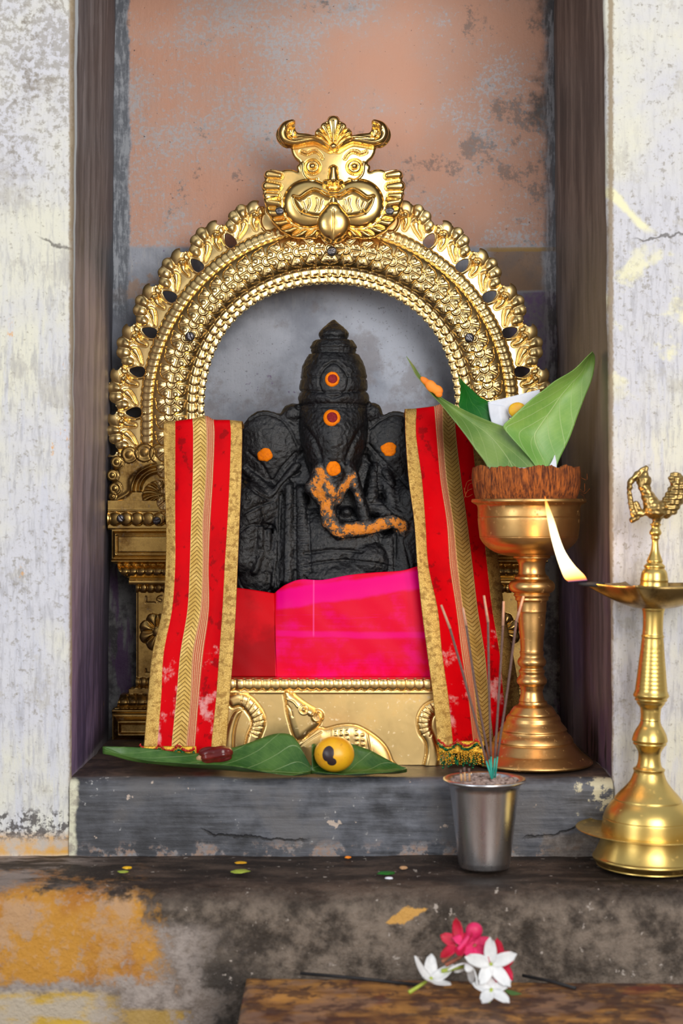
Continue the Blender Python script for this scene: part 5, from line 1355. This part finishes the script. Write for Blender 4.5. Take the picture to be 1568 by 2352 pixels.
# ------------------------------------------------------------------ board with flowers
zb_ = ZC+(1176-2240)*(D-.203)/F
def board():
    th = .022; A = Vector((X(566, -.205), -.205, zb_)); B = Vector((X(1750, -.235), -.235, zb_-.0012)); Cc = Vector((X(1850, -.62), -.62, zb_-.0012)); Dd = Vector((X(556, -.36)-.002, -.60, zb_))
    n1, n2 = 120, 40; G = np.zeros((n2, n1, 3))
    for i in range(n2):
        for j in range(n1):
            u, v = j/(n1-1), i/(n2-1); p = (A*(1-u)+B*u)*(1-v)+(Dd*(1-u)+Cc*u)*v
            e = min(v, 1-v, u*3)*40; z = -.004*max(0, 1-e)**2+mnoise.noise(Vector((p.x*5, p.y*40, 0)))*.0012
            G[i, j] = [p.x, p.y+mnoise.noise(Vector((p.x*20, 0, 4)))*.0015*(v < .02), p.z+z]
    b = G.copy(); b[..., 2] -= th; V = np.vstack([G.reshape(-1, 3), b.reshape(-1, 3)]); N = n1*n2; idx = np.arange(N).reshape(n2, n1)
    Q1 = np.stack([idx[:-1, :-1], idx[1:, :-1], idx[1:, 1:], idx[:-1, 1:]], -1).reshape(-1, 4); Q2 = Q1[:, ::-1]+N
    per = np.r_[idx[0, :], idx[1:, -1], idx[-1, -2::-1], idx[-2:0:-1, 0]]; nx = np.roll(per, -1); Q3 = np.stack([per, nx, nx+N, per+N], -1)
    return npmesh('board_top', V, np.vstack([Q1, Q2, Q3]))
bench = empty('wooden_bench', (.2, -.4, 0)); tag(bench, 'weathered brown wooden bench board in front of the ledge, carrying the flowers', 'bench')
link('bench_top', board(), M['wood'], bench, smooth=False)
for x_ in (X(600, -.25), X(1700, -.25)):
    for y_ in (-.27, -.56): box('leg', (x_-.02, y_-.02, 0), (x_+.02, y_+.02, zb_-.023), M['wood'], bench, .003)
def onb(px, py):
    """point on the board's top under a pixel"""
    t = (zb_-ZC)/((1176-py)/F); return Vector(((px-784)/F*t, t-D, zb_))
def petal(bm, base, d, nrm, L, Wd, curl, n=9, c=7):
    """one rounded petal from base along d"""
    d = Vector(d).normalized(); nrm = (Vector(nrm)-d*Vector(nrm).dot(d)).normalized(); s = d.cross(nrm); g = []
    for i in range(n):
        t = i/(n-1); w = Wd*(.22+.78*math.sin(min(1, t**.8)*PI*.93+.05)**.75) if t < 1 else Wd*.12; r = []
        for j in range(c):
            u = (j/(c-1)-.5)*2; r.append(bm.verts.new(base+d*L*t*(1-.06*u*u)+s*w*u+nrm*(curl*L*t*t-.18*w*(1-u*u)+.0)))
        g.append(r)
    for i in range(n-1):
        for j in range(c-1): bm.faces.new((g[i][j], g[i][j+1], g[i+1][j+1], g[i+1][j]))
def flower(name, px, py, h, axis, roll, L, Wd, curl, mat, stem_mat, tube_px, label, group, npet=5, squash=1.0):
    c = onb(px, py); c = P(px, py, c.y) if h is None else P(px, py, h)
    root = empty(name, c); tag(root, label, 'flower', group)
    ax = Vector(axis).normalized(); q = ax.to_track_quat('Z', 'Y').to_matrix()
    for k in range(npet):
        a = roll+2*PI*k/npet; d = q @ Vector((math.cos(a), math.sin(a), .28*(1 if squash == 1 else squash)))
        bm = bmesh.new(); petal(bm, c, d, ax, L*(1+.12*math.sin(k*2.3)), Wd, curl*(1+.5*math.sin(k*1.7)))
        me = bpy.data.meshes.new('petal'); bm.to_mesh(me); bm.free(); o = link('petal', me, mat, root); m_ = o.modifiers.new('t', 'SOLIDIFY'); m_.thickness = .0007
    bmc = blob_mesh('throat', [('e', c, (.0022, .0022, .0022))], .0006, 1); link('throat', bmc, stem_mat, root)
    if tube_px:
        pts = [c]+[P(x, y, yy) for x, y, yy in tube_px]; sp = spline([list(p) for p in pts], 16); tube('flower_tube', sp, list(np.linspace(.0016, .0026, 16)), stem_mat, root, 10)
    return root
Yb = -.285
G1, G2 = 'white flowers on the wooden bench', 'pink flowers on the wooden bench'
def F2(x, y): return (880+x/3.5, 1680+y/3.5)
x, y = F2(865, 1870); flower('white_flower', x, y, -.320, (.05, -1, .25), PI/2+.05, .0335, .0078, .05, M['petalwhite'], M['stemgreen'], None, 'white star shaped flower standing upright in front of the red petals', G1)
x, y = F2(868, 2075); flower('white_flower', x, y, -.333, (.1, -.55, .8), .3, .028, .0078, -.1, M['petalwhite'], M['stemgreen'], [(*F2(850, 2130), -.338), (*F2(842, 2180), -.342)], 'white flower lying lowest on the bench with its stalk toward the viewer', G1)
x, y = F2(385, 1985); flower('white_flower', x, y, -.310, (.25, -.35, .9), 1.1, .030, .0085, .3, M['petalwhite'], M['stemgreen'], [(*F2(300, 2040), -.315), (*F2(205, 2100), -.322)], 'white flower farthest left on the bench, with a long yellow green stalk', G1)
x, y = F2(690, 1880); flower('white_flower', x, y, -.318, (-.5, -.5, -.7), .8, .024, .006, .4, M['petalwhite'], M['stemgreen'], [(*F2(600, 1900), -.312), (*F2(470, 1925), -.305)], 'half closed white flower hanging down in the middle of the bunch', G1)
x, y = F2(600, 1700); flower('pink_flower', x, y, -.300, (-.45, -.6, .5), .5, .027, .0075, .15, M['petalpink'], M['stembrown'], [(*F2(560, 1780), -.302), (*F2(470, 1850), -.304)], 'crimson flower at the upper left of the bunch', G2)
x, y = F2(735, 1720); flower('pink_flower', x, y, -.303, (.2, -.6, .6), 1.4, .026, .0085, -.2, M['petalrose'], M['stembrown'], [(*F2(640, 1800), -.306), (*F2(500, 1880), -.306)], 'rose pink flower, topmost of the bunch', G2)
x, y = F2(930, 1860); flower('pink_flower', x, y, -.305, (.6, -.6, .3), .15, .027, .0095, -.1, M['petalpink'], M['stembrown'], None, 'crimson flower behind the white star, at the right of the bunch', G2)
for px_, py_, rr, lab in ((*F2(730, 1600), .0105, 'round rose pink bud on top of the flower bunch'),):
    b_ = blob_mesh('flower_bud', [('e', P(px_, py_, -.306), (rr, rr*.8, rr*.95)), ('c', P(px_, py_+6, -.306), P(px_-34, py_+42, -.308), .006, .003)], .0011, 2); tag(link('flower_bud', b_, M['petalrose']), lab, 'flower bud')
gl = leafobj('small_leaf', [(1160, 2272, -.318), (1178, 2276, -.318), (1198, 2283, -.32)], [(1160, 2278, -.322), (1175, 2286, -.324), (1198, 2284, -.32)], M['leafsill'], 'tiny green leaf beside the lowest white flower', 'leaf')
# burnt incense sticks lying on the board
for a, b, lab in (((690, 2233, -.210), (962, 2263, -.232), 'thin black burnt stick lying left of the flowers'), ((1200, 2238, -.212), (1322, 2270, -.232), 'thin black burnt stick lying right of the flowers')):
    pa, pb_ = onb(a[0], a[1]+6), onb(b[0], b[1]+3); tag(tube('burnt_stick', [pa+Vector((0, 0, .002)), (pa+pb_)/2+Vector((0, 0, .003)), pb_+Vector((0, 0, .002))], .0021, M['black'], None, 8), lab, 'burnt stick')
# ------------------------------------------------------------------ crumbs of petals on the ledge
rnd = random.Random(3)
def crumb(px, py, w, h, mat, lab, cat, name):
    t = (ZL-ZC)/((1176-py)/F); c = Vector(((px-784)/F*t, max(t-D, -.15), ZL+.002))
    bm = bmesh.new(); g = bmesh.ops.create_icosphere(bm, subdivisions=3, radius=1); s = S(c.y)
    for v in g['verts']:
        q = v.co.copy(); f = 1+.45*mnoise.noise(q*1.7+Vector((px, 0, 0))); v.co = c+Vector((q.x*w*s*.5*f, q.y*w*s*.4*f, q.z*h*s*.35+.001))
    me = bpy.data.meshes.new(name); bm.to_mesh(me); bm.free(); return tag(link(name, me, mat), lab, cat)
crumb(292, 1998, 20, 9, M['yellow'], 'yellow petal scrap on the ledge, nearest the left wall', 'petal', 'petal_scrap')
crumb(283, 2007, 26, 5, M['stemgreen'], 'green stalk scrap lying under the leftmost yellow scrap', 'leaf scrap', 'leaf_scrap')
crumb(552, 2006, 40, 7, M['stemgreen'], 'yellow green petal strip lying on the ledge below the long betel leaf', 'petal', 'petal_scrap')
crumb(553, 1986, 26, 5, M['yellow'], 'thin yellow scrap just behind the yellow green strip on the ledge', 'petal', 'petal_scrap')
crumb(886, 2010, 40, 8, M['leafdark'], 'dark green leaf scrap on the ledge left of the tumbler', 'leaf scrap', 'leaf_scrap')
crumb(926, 1998, 18, 12, M['bamboo'], 'small tan crumb on the ledge left of the tumbler', 'crumb', 'crumb')
crumb(798, 1974, 14, 9, M['orange'], 'small orange scrap against the sill face below the yellow fruit', 'petal', 'petal_scrap')
crumb(893, 2026, 18, 7, M['paper'], 'pale scrap on the ledge in front of the dark green leaf scrap', 'crumb', 'crumb')
